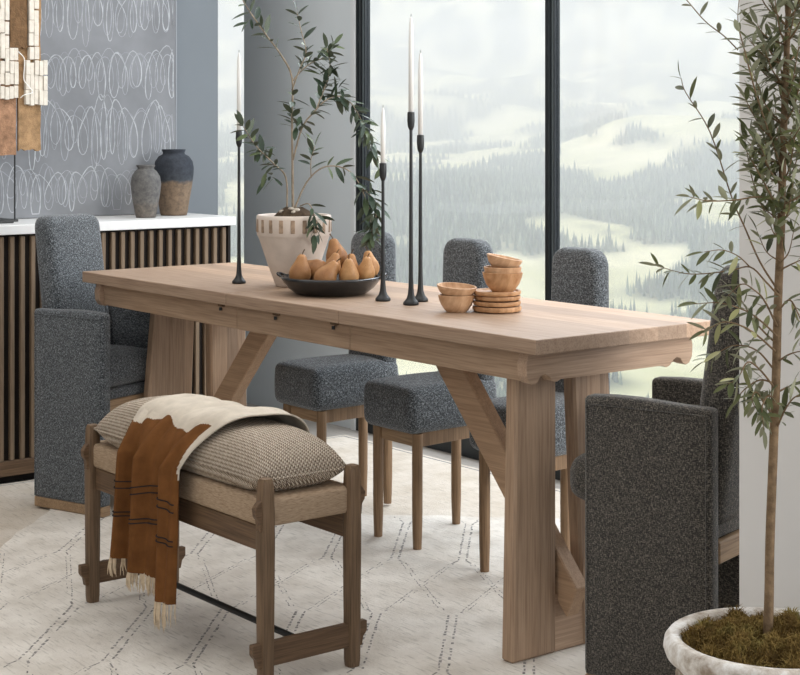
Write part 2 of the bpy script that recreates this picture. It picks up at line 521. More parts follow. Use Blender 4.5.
# ================================================================== RUGS
def rug_mat(name, c1, c2, scale):
    m, nt, b = newmat(name, 0.97, 0.05)
    v = coords(nt, (1, 1, 1))
    f = noise(nt, v, scale, 5, 0.65)
    st = noise(nt, coords(nt, (14, 120, 1), (0, 0, 0.75)), 1.3, 3)
    c = ramp(nt, f, [(0.35, c1), (0.65, c2)])
    c = mixc(nt, ramp(nt, st, [(0.33, (0.55, 0.55, 0.55)), (0.45, (0, 0, 0))]), c, tuple(x*0.62 for x in c1))
    nt.links.new(c, b.inputs['Base Color'])
    bump(nt, b, noise(nt, v, 180, 3), 0.5, 0.004)
    return m
M['rug_sand'] = rug_mat('sand_weave', (0.53, 0.465, 0.385), (0.64, 0.585, 0.515), 6)
M['rug_ivory'] = rug_mat('ivory_wool', (0.60, 0.555, 0.495), (0.76, 0.72, 0.66), 7)
M['rug_line'] = plain('charcoal_wool_line', (0.27, 0.255, 0.24), 0.97, 0.05, 0, 0.6, 60)
M['rug_border'] = plain('grey_border_line', (0.22, 0.22, 0.225), 0.97, 0.05)

sand = obj('flatweave_rug', box(-1.525, 2.5, -2.4, 1.088, 0.0005, 0.007, 0.002), M['rug_sand'],
           label='plain sand coloured flatweave rug reaching to the glass wall', cat='rug')
bd = bmesh.new()
bx(bd, -1.50, 2.48, 1.062, 1.068, 0.0068, 0.0076); bx(bd, -1.505, -1.50, -2.38, 1.068, 0.0068, 0.0076)
obj('border_line', bd, M['rug_border'], sand)
E1 = Vector((0.7317, -0.6816, 0)); E2 = Vector((0.6816, 0.7317, 0))
def EP(a, b, z): return E1*a + E2*b + Vector((0, 0, z))
ra0, ra1, rb0, rb1 = -0.527, 2.0, -1.02, 1.04
bm = bmesh.new()
edge = []
def wob(t, s): return 0.006*math.sin(t*9+s) + 0.004*math.sin(t*23+2*s)
N = 40
for k in range(N): edge.append((ra0+(ra1-ra0)*k/N, rb0+wob(k/N*4, 0)))
for k in range(N): edge.append((ra1+wob(k/N*4, 1), rb0+(rb1-rb0)*k/N))
for k in range(N): edge.append((ra1-(ra1-ra0)*k/N, rb1+wob(k/N*4, 2)))
for k in range(N): edge.append((ra0+wob(k/N*4, 3), rb1-(rb1-rb0)*k/N))
lo = [bm.verts.new(EP(a, b, 0.0078)) for a, b in edge]; hi = [bm.verts.new(EP(a, b, 0.0140)) for a, b in edge]
bm.faces.new(hi); bm.faces.new(lo[::-1])
for k in range(len(edge)):
    bm.faces.new([lo[k], lo[(k+1) % len(edge)], hi[(k+1) % len(edge)], hi[k]])
rug = obj('patterned_rug', bm, M['rug_ivory'], label='ivory wool rug with broken charcoal diamond lines under the dining table', cat='rug')
# the woven lines: broken dashes laid into the pile
lb = bmesh.new()
def dash(a0, b0, a1, b1, wd, gap=0.35, seg=0.022, faint=0.0):
    L = math.hypot(a1-a0, b1-b0); n = max(1, int(L/seg))
    na_, nb_ = -(b1-b0)/L, (a1-a0)/L
    for k in range(n):
        if random.random() < faint: continue
        t0 = k/n + random.uniform(0, gap*0.4)/n; t1 = (k+1)/n - random.uniform(0, gap)/n
        ww = wd*random.uniform(0.6, 1.25)/2; jit = random.uniform(-0.0012, 0.0012)
        q = []
        for t, s in ((t0, -1), (t1, -1), (t1, 1), (t0, 1)):
            a = a0+(a1-a0)*t + na_*(s*ww+jit); b = b0+(b1-b0)*t + nb_*(s*ww+jit)
            if not (ra0+0.01 < a < ra1-0.01 and rb0+0.02 < b < rb1-0.02): q = None; break
            q.append(lb.verts.new(EP(a, b, 0.01412)))
        if q: lb.faces.new(q)
SP, ST, DG = 0.19, 0.42, 0.50
off = 0.31
a = 0.485 - 2*(ST+DG)
while a < ra1:
    for k in range(-8, 6):
        b = off + k*SP
        for s in (-1, 1):
            dash(a, b+s*0.0105, a+ST, b+s*0.0105, 0.0058, 0.5, 0.020, 0.08)
            dash(a-0.035, b+s*0.028, a, b+s*0.0105, 0.005, 0.5, 0.02, 0.1)
            dash(a+ST, b+s*0.0105, a+ST+0.035, b+s*0.028, 0.005, 0.5, 0.02, 0.1)
        for s in (-1, 1):
            for e in (-0.006, 0.006):
                dash(a+ST+0.035, b+s*0.028+e, a+ST+DG-0.035, b+s*(SP-0.028)+e, 0.003, 0.5, 0.018, 0.32)
    a += ST+DG
obj('woven_line', lb, M['rug_line'], rug, kind='stuff')

# ================================================================== DINING TABLE
tb = empty('dining_table', (0, 0, 0), label='long pale oak trestle dining table with scalloped beams', cat='table')
TX, TY, TZ = 1.065, 0.288, 0.76
secs = [(-TX, -0.197), (-0.195, 0.337), (0.339, TX)]
for x0, x1 in secs:
    top = obj('tabletop_board', box(x0, x1, -TY, TY, TZ-0.034, TZ, 0.0025, 2), M['oak_x'], tb)
for x, s in ((-TX, -1), (TX, 1)):
    pass
AY = 0.252
for x0, x1 in ((-0.985, -0.197), (-0.195, 0.337), (0.339, 0.985)):
    for s in (-1, 1):
        y0, y1 = sorted((s*AY, s*(AY-0.022)))
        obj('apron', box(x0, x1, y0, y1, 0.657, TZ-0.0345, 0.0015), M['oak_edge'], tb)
# cross beams with scalloped ends
def scallop(sgn):
    half = [(0.0, 0.726), (0.262, 0.726), (0.270, 0.700), (0.268, 0.672), (0.258, 0.657), (0.246, 0.653), (0.235, 0.658),
            (0.226, 0.670), (0.214, 0.674), (0.202, 0.668), (0.190, 0.656), (0.178, 0.653), (0.165, 0.658), (0.0, 0.658)]
    L = half[1:]
    return L + [(-y, z) for y, z in L[::-1]]
for x in (-1.015, 0.985):
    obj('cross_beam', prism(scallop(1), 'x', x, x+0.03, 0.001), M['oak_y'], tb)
# sub-top bearer above each trestle
def trestle(xc, legs, s):
    t = 0.02
    for (yt0, yt1, yb0, yb1) in legs:
        bm = bmesh.new()
        vs = [bm.verts.new(p) for p in ((xc-t, yb0, 0.0142), (xc+t, yb0, 0.0142), (xc+t, yb1, 0.0142), (xc-t, yb1, 0.0142),
                                        (xc-t, yt0, 0.66), (xc+t, yt0, 0.66), (xc+t, yt1, 0.66), (xc-t, yt1, 0.66))]
        for f in ((3,2,1,0),(4,5,6,7),(0,1,5,4),(1,2,6,5),(2,3,7,6),(3,0,4,7)): bm.faces.new([vs[i] for i in f])
        bmesh.ops.bevel(bm, geom=bm.edges[:], offset=0.006, segments=1, affect='EDGES')
        obj('leg', bm, M['oak_leg'], tb)
    y0 = legs[0][3] - 0.012; y1 = legs[1][2] + 0.012
    obj('foot_rail', box(xc-t*0.8, xc+t*0.8, y0, y1, 0.0142, 0.145, 0.003), M['oak_y'], tb)
    obj('bearer', box(xc-0.03, xc+0.03, -0.235, 0.235, 0.66, 0.725, 0.002), M['oak_y'], tb)
trestle(0.912, [(-0.222, -0.098, -0.236, -0.098), (-0.046, 0.072, -0.012, 0.125)], 1)
trestle(-0.93, [(-0.105, 0.040, -0.165, 0.015), (0.095, 0.232, 0.105, 0.245)], -1)
# diagonal braces passing between the legs
obj('brace', prism([(0.445, 0.66), (0.558, 0.66), (0.990, 0.170), (0.955, 0.098)], 'y', -0.092, -0.052, 0.003), M['oak_brace'], tb)
obj('brace', prism([(-0.535, 0.66), (-0.425, 0.66), (-0.955, 0.098), (-0.990, 0.170)], 'y', 0.048, 0.088, 0.003), M['oak_brace'], tb)
for x in (-0.267, 0.013, 0.28):
    lt = obj('leaf_latch', box(x-0.013, x+0.013, -AY-0.012, -AY-0.001, 0.715, 0.7255, 0.002), M['walnut_x'], tb)
    obj('latch_screw', tube([(x-0.006, -AY-0.006, 0.712), (x-0.006, -AY-0.006, 0.703)], 0.0045, 8), M['black_metal'], lt)
# ================================================================== CHAIRS
def pillow(x0, x1, y0, y1, z0, z1, bev, puff=0.0, n=8):
    """upholstered block: rounded box with a softly crowned top"""
    bm = box(x0, x1, y0, y1, z0, z1, bev, 4)
    bmesh.ops.subdivide_edges(bm, edges=[e for e in bm.edges if e.calc_length() > bev*1.6], cuts=5, use_grid_fill=True)
    cx, cy = (x0+x1)/2, (y0+y1)/2; hx, hy = (x1-x0)/2, (y1-y0)/2
    for v in bm.verts:
        u = (v.co.x-cx)/hx; w = (v.co.y-cy)/hy
        k = max(0, 1-u*u)*max(0, 1-w*w)
        if v.co.z > (z0+z1)/2: v.co.z += puff*k
        q = (v.co.z-z0)/(z1-z0)
        b = 4*max(0, q*(1-q))*0.25*puff
        v.co.x += b*u; v.co.y += b*w
    return bm

def slab_back(halfw, z0, z1, th, lean, rt=0.045, taper=0.0, nseg=7, x0=0.0):
    """chair back: rounded-top slab leaning backwards; local +x is the front"""
    out = []
    for k in range(nseg+1):
        a = PI/2*k/nseg
        out.append((halfw*(1-taper)-rt+rt*math.cos(a), z1-rt+rt*math.sin(a)))
    out = [(halfw, z0), (halfw*(1-taper*0.3), z0+(z1-z0)*0.4)] + out
    poly = out + [(-y, z) for y, z in out[::-1]]
    bm = prism(poly, 'x', x0-th/2, x0+th/2)
    bmesh.ops.recalc_face_normals(bm, faces=bm.faces[:])
    es = [e for e in bm.edges if abs(e.verts[0].co.x-e.verts[1].co.x) < 1e-6]
    bmesh.ops.bevel(bm, geom=es, offset=th*0.30, segments=3, profile=0.5, affect='EDGES')
    for v in bm.verts:
        t = (v.co.z-z0)/(z1-z0)
        v.co.x -= lean*t + 0.25*lean*t*t
    return bm

# ---- side chair, local +x = front
def make_side_chair():
    t = empty('side_chair')
    tw_ = M['tweed']
    # seat block (tapers to the rear)
    bm = pillow(-0.160, 0.178, -0.118, 0.118, 0.345, 0.478, 0.024, 0.012)
    for v in bm.verts:
        v.co.y *= 0.90 + 0.10*(v.co.x+0.165)/0.33
    obj('seat', bm, tw_, t, smooth='all')
    bm = slab_back(0.102, 0.36, 0.886, 0.062, 0.004, 0.05, 0.10, x0=-0.128)
    obj('backrest', bm, tw_, t, smooth='all')
    # wooden apron under the seat
    for (x0, x1, y0, y1, nm) in ((0.118, 0.136, -0.088, 0.088, 'front_rail'), (-0.146, -0.128, -0.066, 0.066, 'rear_rail')):
        obj(nm, box(x0, x1, y0, y1, 0.304, 0.346, 0.002), M['ash_rail'], t)
    for s in (-1, 1):
        poly = [(-0.14, s*0.070), (0.125, s*0.092), (0.125, s*0.078), (-0.14, s*0.056)]
        obj('side_rail', prism(poly, 'z', 0.304, 0.346, 0.0015), M['ash_leg'], t)
        obj('leg', tube([(0.137, s*0.0925, 0.0145), (0.137, s*0.0925, 0.10), (0.137, s*0.0925, 0.345)], [0.0125, 0.015, 0.0155], 14), M['ash_leg'], t, smooth=True)
        obj('leg', tube([(-0.141, s*0.066, 0.0145), (-0.141, s*0.066, 0.10), (-0.141, s*0.066, 0.345)], [0.0125, 0.015, 0.0155], 14), M['ash_leg'], t, smooth=True)
    return t
sc0 = make_side_chair()
SCL = ['charcoal tweed side chair beyond the table, set next to the grey wall panel',
       'charcoal tweed side chair beyond the table, between the two other side chairs',
       'charcoal tweed side chair beyond the table, next to the end armchair by the olive tree']
for k, (x, y) in enumerate(((-0.538, 0.350), (-0.066, 0.352), (0.412, 0.352))):
    o = sc0 if k == 0 else copy_tree(sc0)
    o.location = (x, y, 0); o.rotation_euler = (0, 0, -PI/2)
    tag(o, SCL[k], 'chair', 'side chairs along the window side')

# ---- armchair, local +x = front
def make_armchair(name, tm, sf, fr):
    t = empty(name)
    AW, AT, AL = 0.172, 0.042, 0.150
    for s in (-1, 1):
        y0, y1 = sorted((s*AW, s*(AW-AT)))
        bm = box(-AL, AL, y0, y1, 0.045, 0.644, 0.011, 3)
        bmesh.ops.subdivide_edges(bm, edges=[e for e in bm.edges if e.calc_length() > 0.05], cuts=4, use_grid_fill=True)
        for v in bm.verts:
            if v.co.z > 0.5: v.co.z += 0.006*math.sin(v.co.x*14+0.5) - 0.010*(v.co.x+AL)/(2*AL) + 0.006
        a = obj('arm_panel', bm, tm, t, smooth='all')
        obj('plinth', box(-AL+0.002, AL-0.002, y0+0.002, y1-0.002, 0.0145, 0.046, 0.003), M['ash_rail'], a)
        # piping seam round the outer face
        yo = s*(AW+0.0005)
        pts = [(-AL+0.010, yo, 0.05), (-AL+0.010, yo, 0.630), (AL-0.010, yo, 0.626), (AL-0.010, yo, 0.05)]
        obj('seam', tube(pts, 0.0022, 5), tm, a)
    iw = AW-AT-0.003
    obj('seat_cushion', pillow(-0.12, sf, -iw, iw, 0.398, 0.500, 0.035, 0.016), tm, t, smooth='all')
    obj('seat_deck', box(-0.135, fr-0.002, -iw, iw, 0.365, 0.397, 0.004), tm, t)
    obj('front_rail', box(fr-0.018, fr, -iw, iw, 0.318, 0.364, 0.003), M['ash_rail'], t)
    obj('rear_rail', box(-0.148, -0.128, -iw, iw, 0.318, 0.364, 0.003), M['ash_rail'], t)
    obj('backrest', slab_back(0.125, 0.39, 0.935, 0.085, 0.055, 0.040, 0.03, x0=-0.105), tm, t, smooth='all')
    return t
ac = make_armchair('armchair', M['tweed'], 0.114, 0.110)
ac.location = (-1.052, -0.212, 0); ac.rotation_euler = (0, 0, math.radians(19))
tag(ac, 'blue-grey tweed armchair at the table end in front of the sideboard', 'armchair', 'armchairs at the two table ends')
ac2 = make_armchair('armchair', M['tweed_brown'], 0.220, 0.138)
ac2.location = (1.238, -0.012, 0); ac2.rotation_euler = (0, 0, math.radians(180+15))
tag(ac2, 'dark charcoal tweed armchair at the table end beside the potted olive tree', 'armchair', 'armchairs at the two table ends')
# ================================================================== BENCH
bn = empty('bench', (0, 0, 0), label='walnut framed bench with woven rope seat beside the dining table', cat='bench')
BX0, BX1, BY0, BY1 = -0.085, 0.715, -0.753, -0.522
def bench_leg(x, y):
    bm = bmesh.new()
    secs_ = [(0.0145, 0.85), (0.03, 0.95), (0.33, 1.08), (0.43, 1.0), (0.455, 0.92), (0.464, 0.72)]
    n = 16; rings = []
    for z, k in secs_:
        ring = []
        for i in range(n):
            a = 2*PI*i/n
            cx_, sx_ = math.cos(a), math.sin(a)
            r = 1.0/((abs(cx_)**4+abs(sx_)**4)**0.25)
            ring.append(bm.verts.new((x+0.0165*k*r*cx_, y+0.0165*k*r*sx_, z)))
        rings.append(ring)
    for a_, b_ in zip(rings[:-1], rings[1:]):
        for i in range(n): bm.faces.new([a_[i], a_[(i+1) % n], b_[(i+1) % n], b_[i]])
    bm.faces.new(rings[0][::-1]); bm.faces.new(rings[-1])
    return bm
for x in (BX0, BX1):
    for y in (BY0, BY1):
        obj('leg', bench_leg(x, y), M['walnut_leg'] if 'walnut_leg' in M else M['ash_leg'], bn, smooth=True)
    # low end stretcher with shaped through tenons
    z0, z1 = 0.058, 0.112
    out = [(BY0+0.01, z0+0.002), (BY1-0.01, z0+0.002), (BY1+0.022, z0), (BY1+0.026, z0+0.02), (BY1+0.032, z0+0.026), (BY1+0.036, z0+0.032), (BY1+0.036, z1),
           (BY1-0.01, z1), (BY0+0.01, z1), (BY0-0.036, z1), (BY0-0.036, z0+0.032), (BY0-0.032, z0+0.026), (BY0-0.026, z0+0.02), (BY0-0.022, z0)]
    obj('end_stretcher', prism(out, 'x', x-0.009, x+0.009, 0.0015), M['walnut_y'], bn)
    # seat bearer with tenons
    z0, z1 = 0.352, 0.430
    out = [(BY0+0.0, 0.345), (BY1-0.0, 0.345), (BY1+0.020, z0), (BY1+0.022, 0.376), (BY1+0.029, 0.386), (BY1+0.031, 0.402), (BY1+0.026, 0.412), (BY1+0.015, 0.418),
           (BY1-0.0, 0.35), (BY0+0.0, 0.35), (BY0-0.015, 0.418), (BY0-0.026, 0.412), (BY0-0.031, 0.402), (BY0-0.029, 0.386), (BY0-0.022, 0.376), (BY0-0.020, z0)]
    for s, yy in ((-1, BY0), (1, BY1)):
        o_ = [(yy, 0.352), (yy+s*0.020, 0.352), (yy+s*0.022, 0.376), (yy+s*0.029, 0.386), (yy+s*0.031, 0.402), (yy+s*0.024, 0.412), (yy+s*0.015, 0.420), (yy, 0.420)]
        obj('tenon', prism(o_, 'x', x-0.007, x+0.010, 0.0015), M['walnut_y'], bn)
for y in (BY0+0.008, BY1-0.008):
    obj('long_rail', box(BX0+0.012, BX1-0.012, y-0.008, y+0.008, 0.302, 0.357, 0.002), M['walnut_x'], bn)
obj('iron_bar', tube([(BX0+0.005, (BY0+BY1)/2-0.005, 0.088), (BX1-0.005, (BY0+BY1)/2-0.005, 0.088)], 0.0075, 10), M['black_metal'], bn, smooth=True)
# woven rope seat
def rope_mat():
    m, nt, b = newmat('woven_rope', 0.9, 0.1)
    f = noise(nt, coords(nt, (90, 90, 900)), 0.8, 3)
    nt.links.new(ramp(nt, f, [(0.3, (0.26, 0.18, 0.115)), (0.7, (0.46, 0.345, 0.24))]), b.inputs['Base Color'])
    bump(nt, b, f, 0.6, 0.002)
    return m
M['rope'] = rope_mat()
bm = box(BX0-0.022, BX1+0.004, BY0-0.006, BY1+0.006, 0.357, 0.418, 0.010, 3)
seat = obj('rope_seat', bm, M['rope'], bn, smooth='all')
for v in seat.data.vertices:        # pull the corners in behind the legs
    pass

# cushion on the bench
def knit_mat():
    m, nt, b = newmat('basket_knit', 0.95, 0.1)
    sx = nd(nt, 'ShaderNodeSeparateXYZ'); nt.links.new(coords(nt), sx.inputs[0])
    def mth(op, a, c=None):
        n_ = nd(nt, 'ShaderNodeMath', operation=op)
        for k, v_ in enumerate((a, c)):
            if v_ is None: continue
            if isinstance(v_, (int, float)): n_.inputs[k].default_value = v_
            else: nt.links.new(v_, n_.inputs[k])
        return n_.outputs[0]
    y = mth('ADD', sx.outputs[1], mth('MULTIPLY', sx.outputs[2], 1.0))
    colw, rowh = 0.0105, 0.0056
    cu = mth('DIVIDE', y, colw)
    tri = mth('ABSOLUTE', mth('SUBTRACT', mth('FRACT', cu), 0.5))      # chevron across each column
    ru = mth('ADD', mth('DIVIDE', mth('ADD', sx.outputs[0], mth('MULTIPLY', sx.outputs[2], -0.7)), rowh), mth('MULTIPLY', tri, 1.9))
    row = mth('ABSOLUTE', mth('SUBTRACT', mth('FRACT', ru), 0.5))
    h = mth('MULTIPLY', mth('SUBTRACT', 0.5, row), mth('MULTIPLY', mth('ADD', tri, 0.25), 2.6))
    nz = noise(nt, coords(nt), 120, 2)
    hh = mth('ADD', h, mth('MULTIPLY', mth('SUBTRACT', nz, 0.5), 0.35))
    c = ramp(nt, hh, [(0.14, (0.13, 0.09, 0.06)), (0.34, (0.54, 0.44, 0.34)), (0.72, (0.82, 0.73, 0.61))])
    nt.links.new(c, b.inputs['Base Color'])
    bump(nt, b, hh, 0.8, 0.004)
    return m
M['knit'] = knit_mat()
CX0, CX1, CY0, CY1 = BX0+0.006, BX1-0.010, BY0-0.010, BY1+0.010
def cushion_shape(u, w):
    """u, w in [-1, 1] -> top height above seat, bottom height"""
    a = max(0.0, 1-abs(u)**5); c = max(0.0, 1-abs(w)**3.2)
    k = (a**0.5)*(c**0.55)
    dip = 1 - 0.05*math.sin(u*3.0+0.6)
    return k*dip
CH = 0.088
def cushion_point(u, w, top=True):
    x = (CX0+CX1)/2 + (CX1-CX0)/2*u*(1-0.02*abs(w)**3)
    y = (CY0+CY1)/2 + (CY1-CY0)/2*w*(1-0.07*abs(u)**8)
    k = cushion_shape(u, w)
    mid = 0.456
    z = mid + CH*k if top else max(0.4185, mid - 0.06*k)
    return Vector((x, y, z))
nu, nw = 48, 26
def cgrid(t, n):
    return math.sin(t*PI/2)*0.55 + t*0.45
bm = bmesh.new()
T = [[None]*(nw+1) for _ in range(nu+1)]; B = [[None]*(nw+1) for _ in range(nu+1)]
for i in range(nu+1):
    for j in range(nw+1):
        u = cgrid(-1+2*i/nu, 1); w_ = cgrid(-1+2*j/nw, 1)
        T[i][j] = bm.verts.new(cushion_point(u, w_, True))
        B[i][j] = T[i][j] if i in (0, nu) or j in (0, nw) else bm.verts.new(cushion_point(u, w_, False))
for i in range(nu):
    for j in range(nw):
        bm.faces.new([T[i][j], T[i+1][j], T[i+1][j+1], T[i][j+1]])
        q = [B[i][j], B[i][j+1], B[i+1][j+1], B[i+1][j]]
        if len(set(q)) == 4:
            try: bm.faces.new(q)
            except ValueError: pass
cu = obj('bench_cushion', bm, M['knit'], smooth='all', label='plump taupe basket-knit cushion lying along the bench seat', cat='cushion')
pts = []
for k in range(80):
    t = k/80*4
    s = int(t); f = -1+2*(t-s)
    u, w_ = [(f, -1), (1, f), (-f, 1), (-1, -f)][s]
    pts.append(cushion_point(u, w_, True))
pts.append(pts[0])
obj('welt', tube(pts, 0.0035, 6, cap=False), M['knit'], cu, smooth='all')

# ---- throw blanket over the cushion
M['cream'] = plain('cream_linen', (0.56, 0.495, 0.41), 0.95, 0.1, 0, 0.10, 30, 0.4, 400)
M['rust'] = plain('rust_linen', (0.15, 0.062, 0.020), 0.95, 0.1, 0, 0.18, 25, 0.4, 400)
M['stripe'] = plain('black_stripe', (0.02, 0.018, 0.018), 0.95)
M['fringe'] = plain('cream_fringe', (0.55, 0.44, 0.31), 0.95, 0.1, 0, 0.2, 80)
# path across the bench: (y, z) from behind the cushion crest to the hanging hem
def top_z(y):
    w_ = (y-(CY0+CY1)/2)/((CY1-CY0)/2)
    return cushion_point(-0.25, max(-1, min(1, w_))).z
path = [(-0.503, 0.452), (-0.512, 0.475)]
for y in (-0.53, -0.56, -0.60, -0.64, -0.68, -0.72, -0.745):
    path.append((y, top_z(y)+0.006))
path += [(-0.770, 0.480), (-0.780, 0.440), (-0.783, 0.380), (-0.785, 0.320), (-0.787, 0.280), (-0.790, 0.230), (-0.792, 0.196)]
path = smoothline(path, 7)
NV = len(path)-1; NU = 130
def throw_point(u, v, lift=0.0):
    """u 0..1 across, v 0..1 along"""
    t = v*NV; k = min(NV-1, int(t)); f = t-k
    y, z = path[k]*(1-f) + path[k+1]*f
    hang = max(0.0, min(1.0, (v-0.50)/0.16))          # 1 on the hanging part
    xl = 0.125*(1-hang) + 0.162*hang - 0.02*max(0, v-0.6)
    xr = 0.500*(1-hang) + 0.425*hang
    if v < 0.5: xr += 0.05*math.sin((0.5-v)*5)
    x = xl + (xr-xl)*u
    # pleats
    ph = 2*PI*(2.6*u + 0.12*math.sin(5*u)) + 0.6
    amp = 0.0045 + 0.0125*hang
    fold = amp*(math.sin(ph) + 0.45*math.sin(2.3*ph+1.2+v*2))
    if hang < 1:
        # on the cushion: folds stand up from the surface, roped towards the right
        z += (abs(fold)*1.3 + 0.016*(u**2)*(0.6+0.4*math.sin(9*u)))*(1-hang)
    y -= abs(fold)*0.2 + (fold + amp)*hang*1.0
    if v > 0.9: z -= 0.018*(v-0.9)/0.1*math.sin(u*2.2)
    if v > 0.6: z -= (v-0.6)/0.4*(0.012*u + 0.034*max(0, min(1, (u-0.70)/0.06)))
    return Vector((x, y-lift, z+lift*0.4))
def seam_v(u):
    return 0.53 + 0.022*math.sin(11*u+0.4) + 0.006*math.sin(27*u) + 0.05*max(0, 0.25-u)
bm = bmesh.new()
NVV = 260
G = [[bm.verts.new(throw_point(i/NU, j/NVV)) for j in range(NVV+1)] for i in range(NU+1)]
for i in range(NU):
    for j in range(NVV):
        f = bm.faces.new([G[i][j], G[i+1][j], G[i+1][j+1], G[i][j+1]])
        f.material_index = 1 if (j+0.5)/NVV > seam_v((i+0.5)/NU) and (i+0.5)/NU < 0.93 + 0.5*max(0, (j/NVV-0.55)) else 0
        f.smooth = True
th_ = obj('throw_blanket', bm, [M['cream'], M['rust']], label='cream and rust fringed throw draped over the bench cushion', cat='throw')
md = th_.modifiers.new('thickness', 'SOLIDIFY'); md.thickness = 0.0035; md.offset = 0.0
for vv in (0.735, 0.752, 0.825, 0.842):
    pts = [throw_point(u, vv + 0.008*math.sin(7*u), 0.0042) for u in np.linspace(0.0, 0.985, 70)]
    obj('stripe', tube(pts, 0.0015, 5), M['stripe'], th_)
fb = bmesh.new()
for k in range(150):
    u = random.uniform(0, 1)
    p = throw_point(u, 1.0)
    L = random.uniform(0.03, 0.048) + (0.018 if u > 0.72 else 0)
    dx = random.uniform(-0.006, 0.006); dy = random.uniform(-0.005, 0.004)
    tube([p+Vector((0, 0, 0.004)), p+Vector((dx*0.4, dy*0.5-0.002, -L*0.5)), p+Vector((dx, dy, -L))], [0.0016, 0.0019, 0.0006], 4, fb)
obj('fringe', fb, M['fringe'], th_, kind='stuff')
# ================================================================== SIDEBOARD
sb = empty('sideboard', (-1.7, -0.4, 0), label='dark slatted wood sideboard with a white stone top', cat='sideboard')
SX = -1.532; SYL, SYR = -1.62, 0.560
def sbo(name, bm, mat, par=sb, **k):
    o = obj(name, bm, mat, par, **k)
    if par is sb: o.location = (1.7, 0.4, 0)
    return o
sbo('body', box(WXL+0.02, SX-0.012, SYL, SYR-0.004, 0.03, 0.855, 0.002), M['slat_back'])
sbo('plinth', box(WXL+0.04, SX-0.03, SYL+0.02, SYR-0.03, 0.0005, 0.03), M['slat_back'])  # fills the gap under the rail; its shade is put into the near-black colour
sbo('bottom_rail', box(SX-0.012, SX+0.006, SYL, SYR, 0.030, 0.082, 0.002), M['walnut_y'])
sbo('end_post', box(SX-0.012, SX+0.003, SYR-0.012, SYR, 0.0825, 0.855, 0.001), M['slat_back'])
sbo('stone_top', box(WXL+0.012, SX+0.022, SYL-0.01, SYR+0.012, 0.8555, 0.888, 0.002), M['white_stone'])
sm = bpy.data.meshes.new('slat')
bm = box(-0.012, 0.006, -0.0082, 0.0082, 0.0825, 0.848, 0.003, 2); bm.to_mesh(sm); bm.free(); sm.materials.append(M['slat'])
y = SYR-0.03
while y > SYL+0.02:
    o = bpy.data.objects.new('slat', sm); COL.objects.link(o); o.parent = sb; o.location = (SX+1.7, y+0.4, 0)
    y -= 0.0385

# ---- vases on the sideboard
def vase_mat(name, top, mid, low, z1, z2):
    m, nt, b = newmat(name, 0.75, 0.25)
    sx = nd(nt, 'ShaderNodeSeparateXYZ'); v = coords(nt); nt.links.new(v, sx.inputs[0])
    nz = noise(nt, v, 22, 4)
    ad = nd(nt, 'ShaderNodeMath', operation='MULTIPLY_ADD'); nt.links.new(nz, ad.inputs[0]); ad.inputs[1].default_value = 0.035
    nt.links.new(sx.outputs[2], ad.inputs[2])
    sc_ = nd(nt, 'ShaderNodeMath', operation='MULTIPLY'); sc_.inputs[1].default_value = 4.0; nt.links.new(ad.outputs[0], sc_.inputs[0])
    c = ramp(nt, sc_.outputs[0], [(z1*4+0.05, low), (z1*4+0.10, mid), (z2*4, top)])
    sp = ramp(nt, noise(nt, v, 55, 5, 0.7), [(0.35, (0.6, 0.6, 0.6)), (0.7, (1.25, 1.2, 1.15))])
    nt.links.new(mixc(nt, 1.0, c, sp, 'MULTIPLY'), b.inputs['Base Color'])
    bump(nt, b, nz, 0.4, 0.004)
    return m
M['vase_big'] = vase_mat('aged_black_and_tan_clay', (0.035, 0.042, 0.055), (0.05, 0.058, 0.07), (0.20, 0.145, 0.10), 0.125, 0.20)
M['vase_small'] = vase_mat('aged_grey_clay', (0.12, 0.12, 0.12), (0.15, 0.145, 0.14), (0.15, 0.135, 0.12), 0.05, 0.17)
def vase(name, x, y, prof, mat, label):
    bm = lathe(prof, 40, wob=lambda a, k: 1+0.006*math.sin(3*a+k*0.7))
    obj(name, bm, mat, smooth='all', loc=(x, y, 0.8885), label=label, cat='vase')
vase('clay_vase', -1.735, 0.434, [(0, 0), (0.049, 0), (0.052, 0.01), (0.060, 0.06), (0.069, 0.11), (0.0745, 0.155), (0.0755, 0.18), (0.071, 0.205), (0.058, 0.224), (0.043, 0.232),
     (0.041, 0.238), (0.045, 0.247), (0.045, 0.251), (0.036, 0.251), (0.034, 0.236), (0.0, 0.20)], M['vase_big'], 'larger clay vase with black shoulder and tan base on the sideboard')
vase('clay_vase', -1.660, 0.272, [(0, 0), (0.036, 0), (0.038, 0.006), (0.046, 0.05), (0.053, 0.09), (0.0565, 0.125), (0.052, 0.152), (0.040, 0.172), (0.031, 0.179),
     (0.030, 0.184), (0.035, 0.191), (0.034, 0.195), (0.027, 0.194), (0.024, 0.180), (0, 0.15)], M['vase_small'], 'smaller plain grey clay vase on the sideboard')

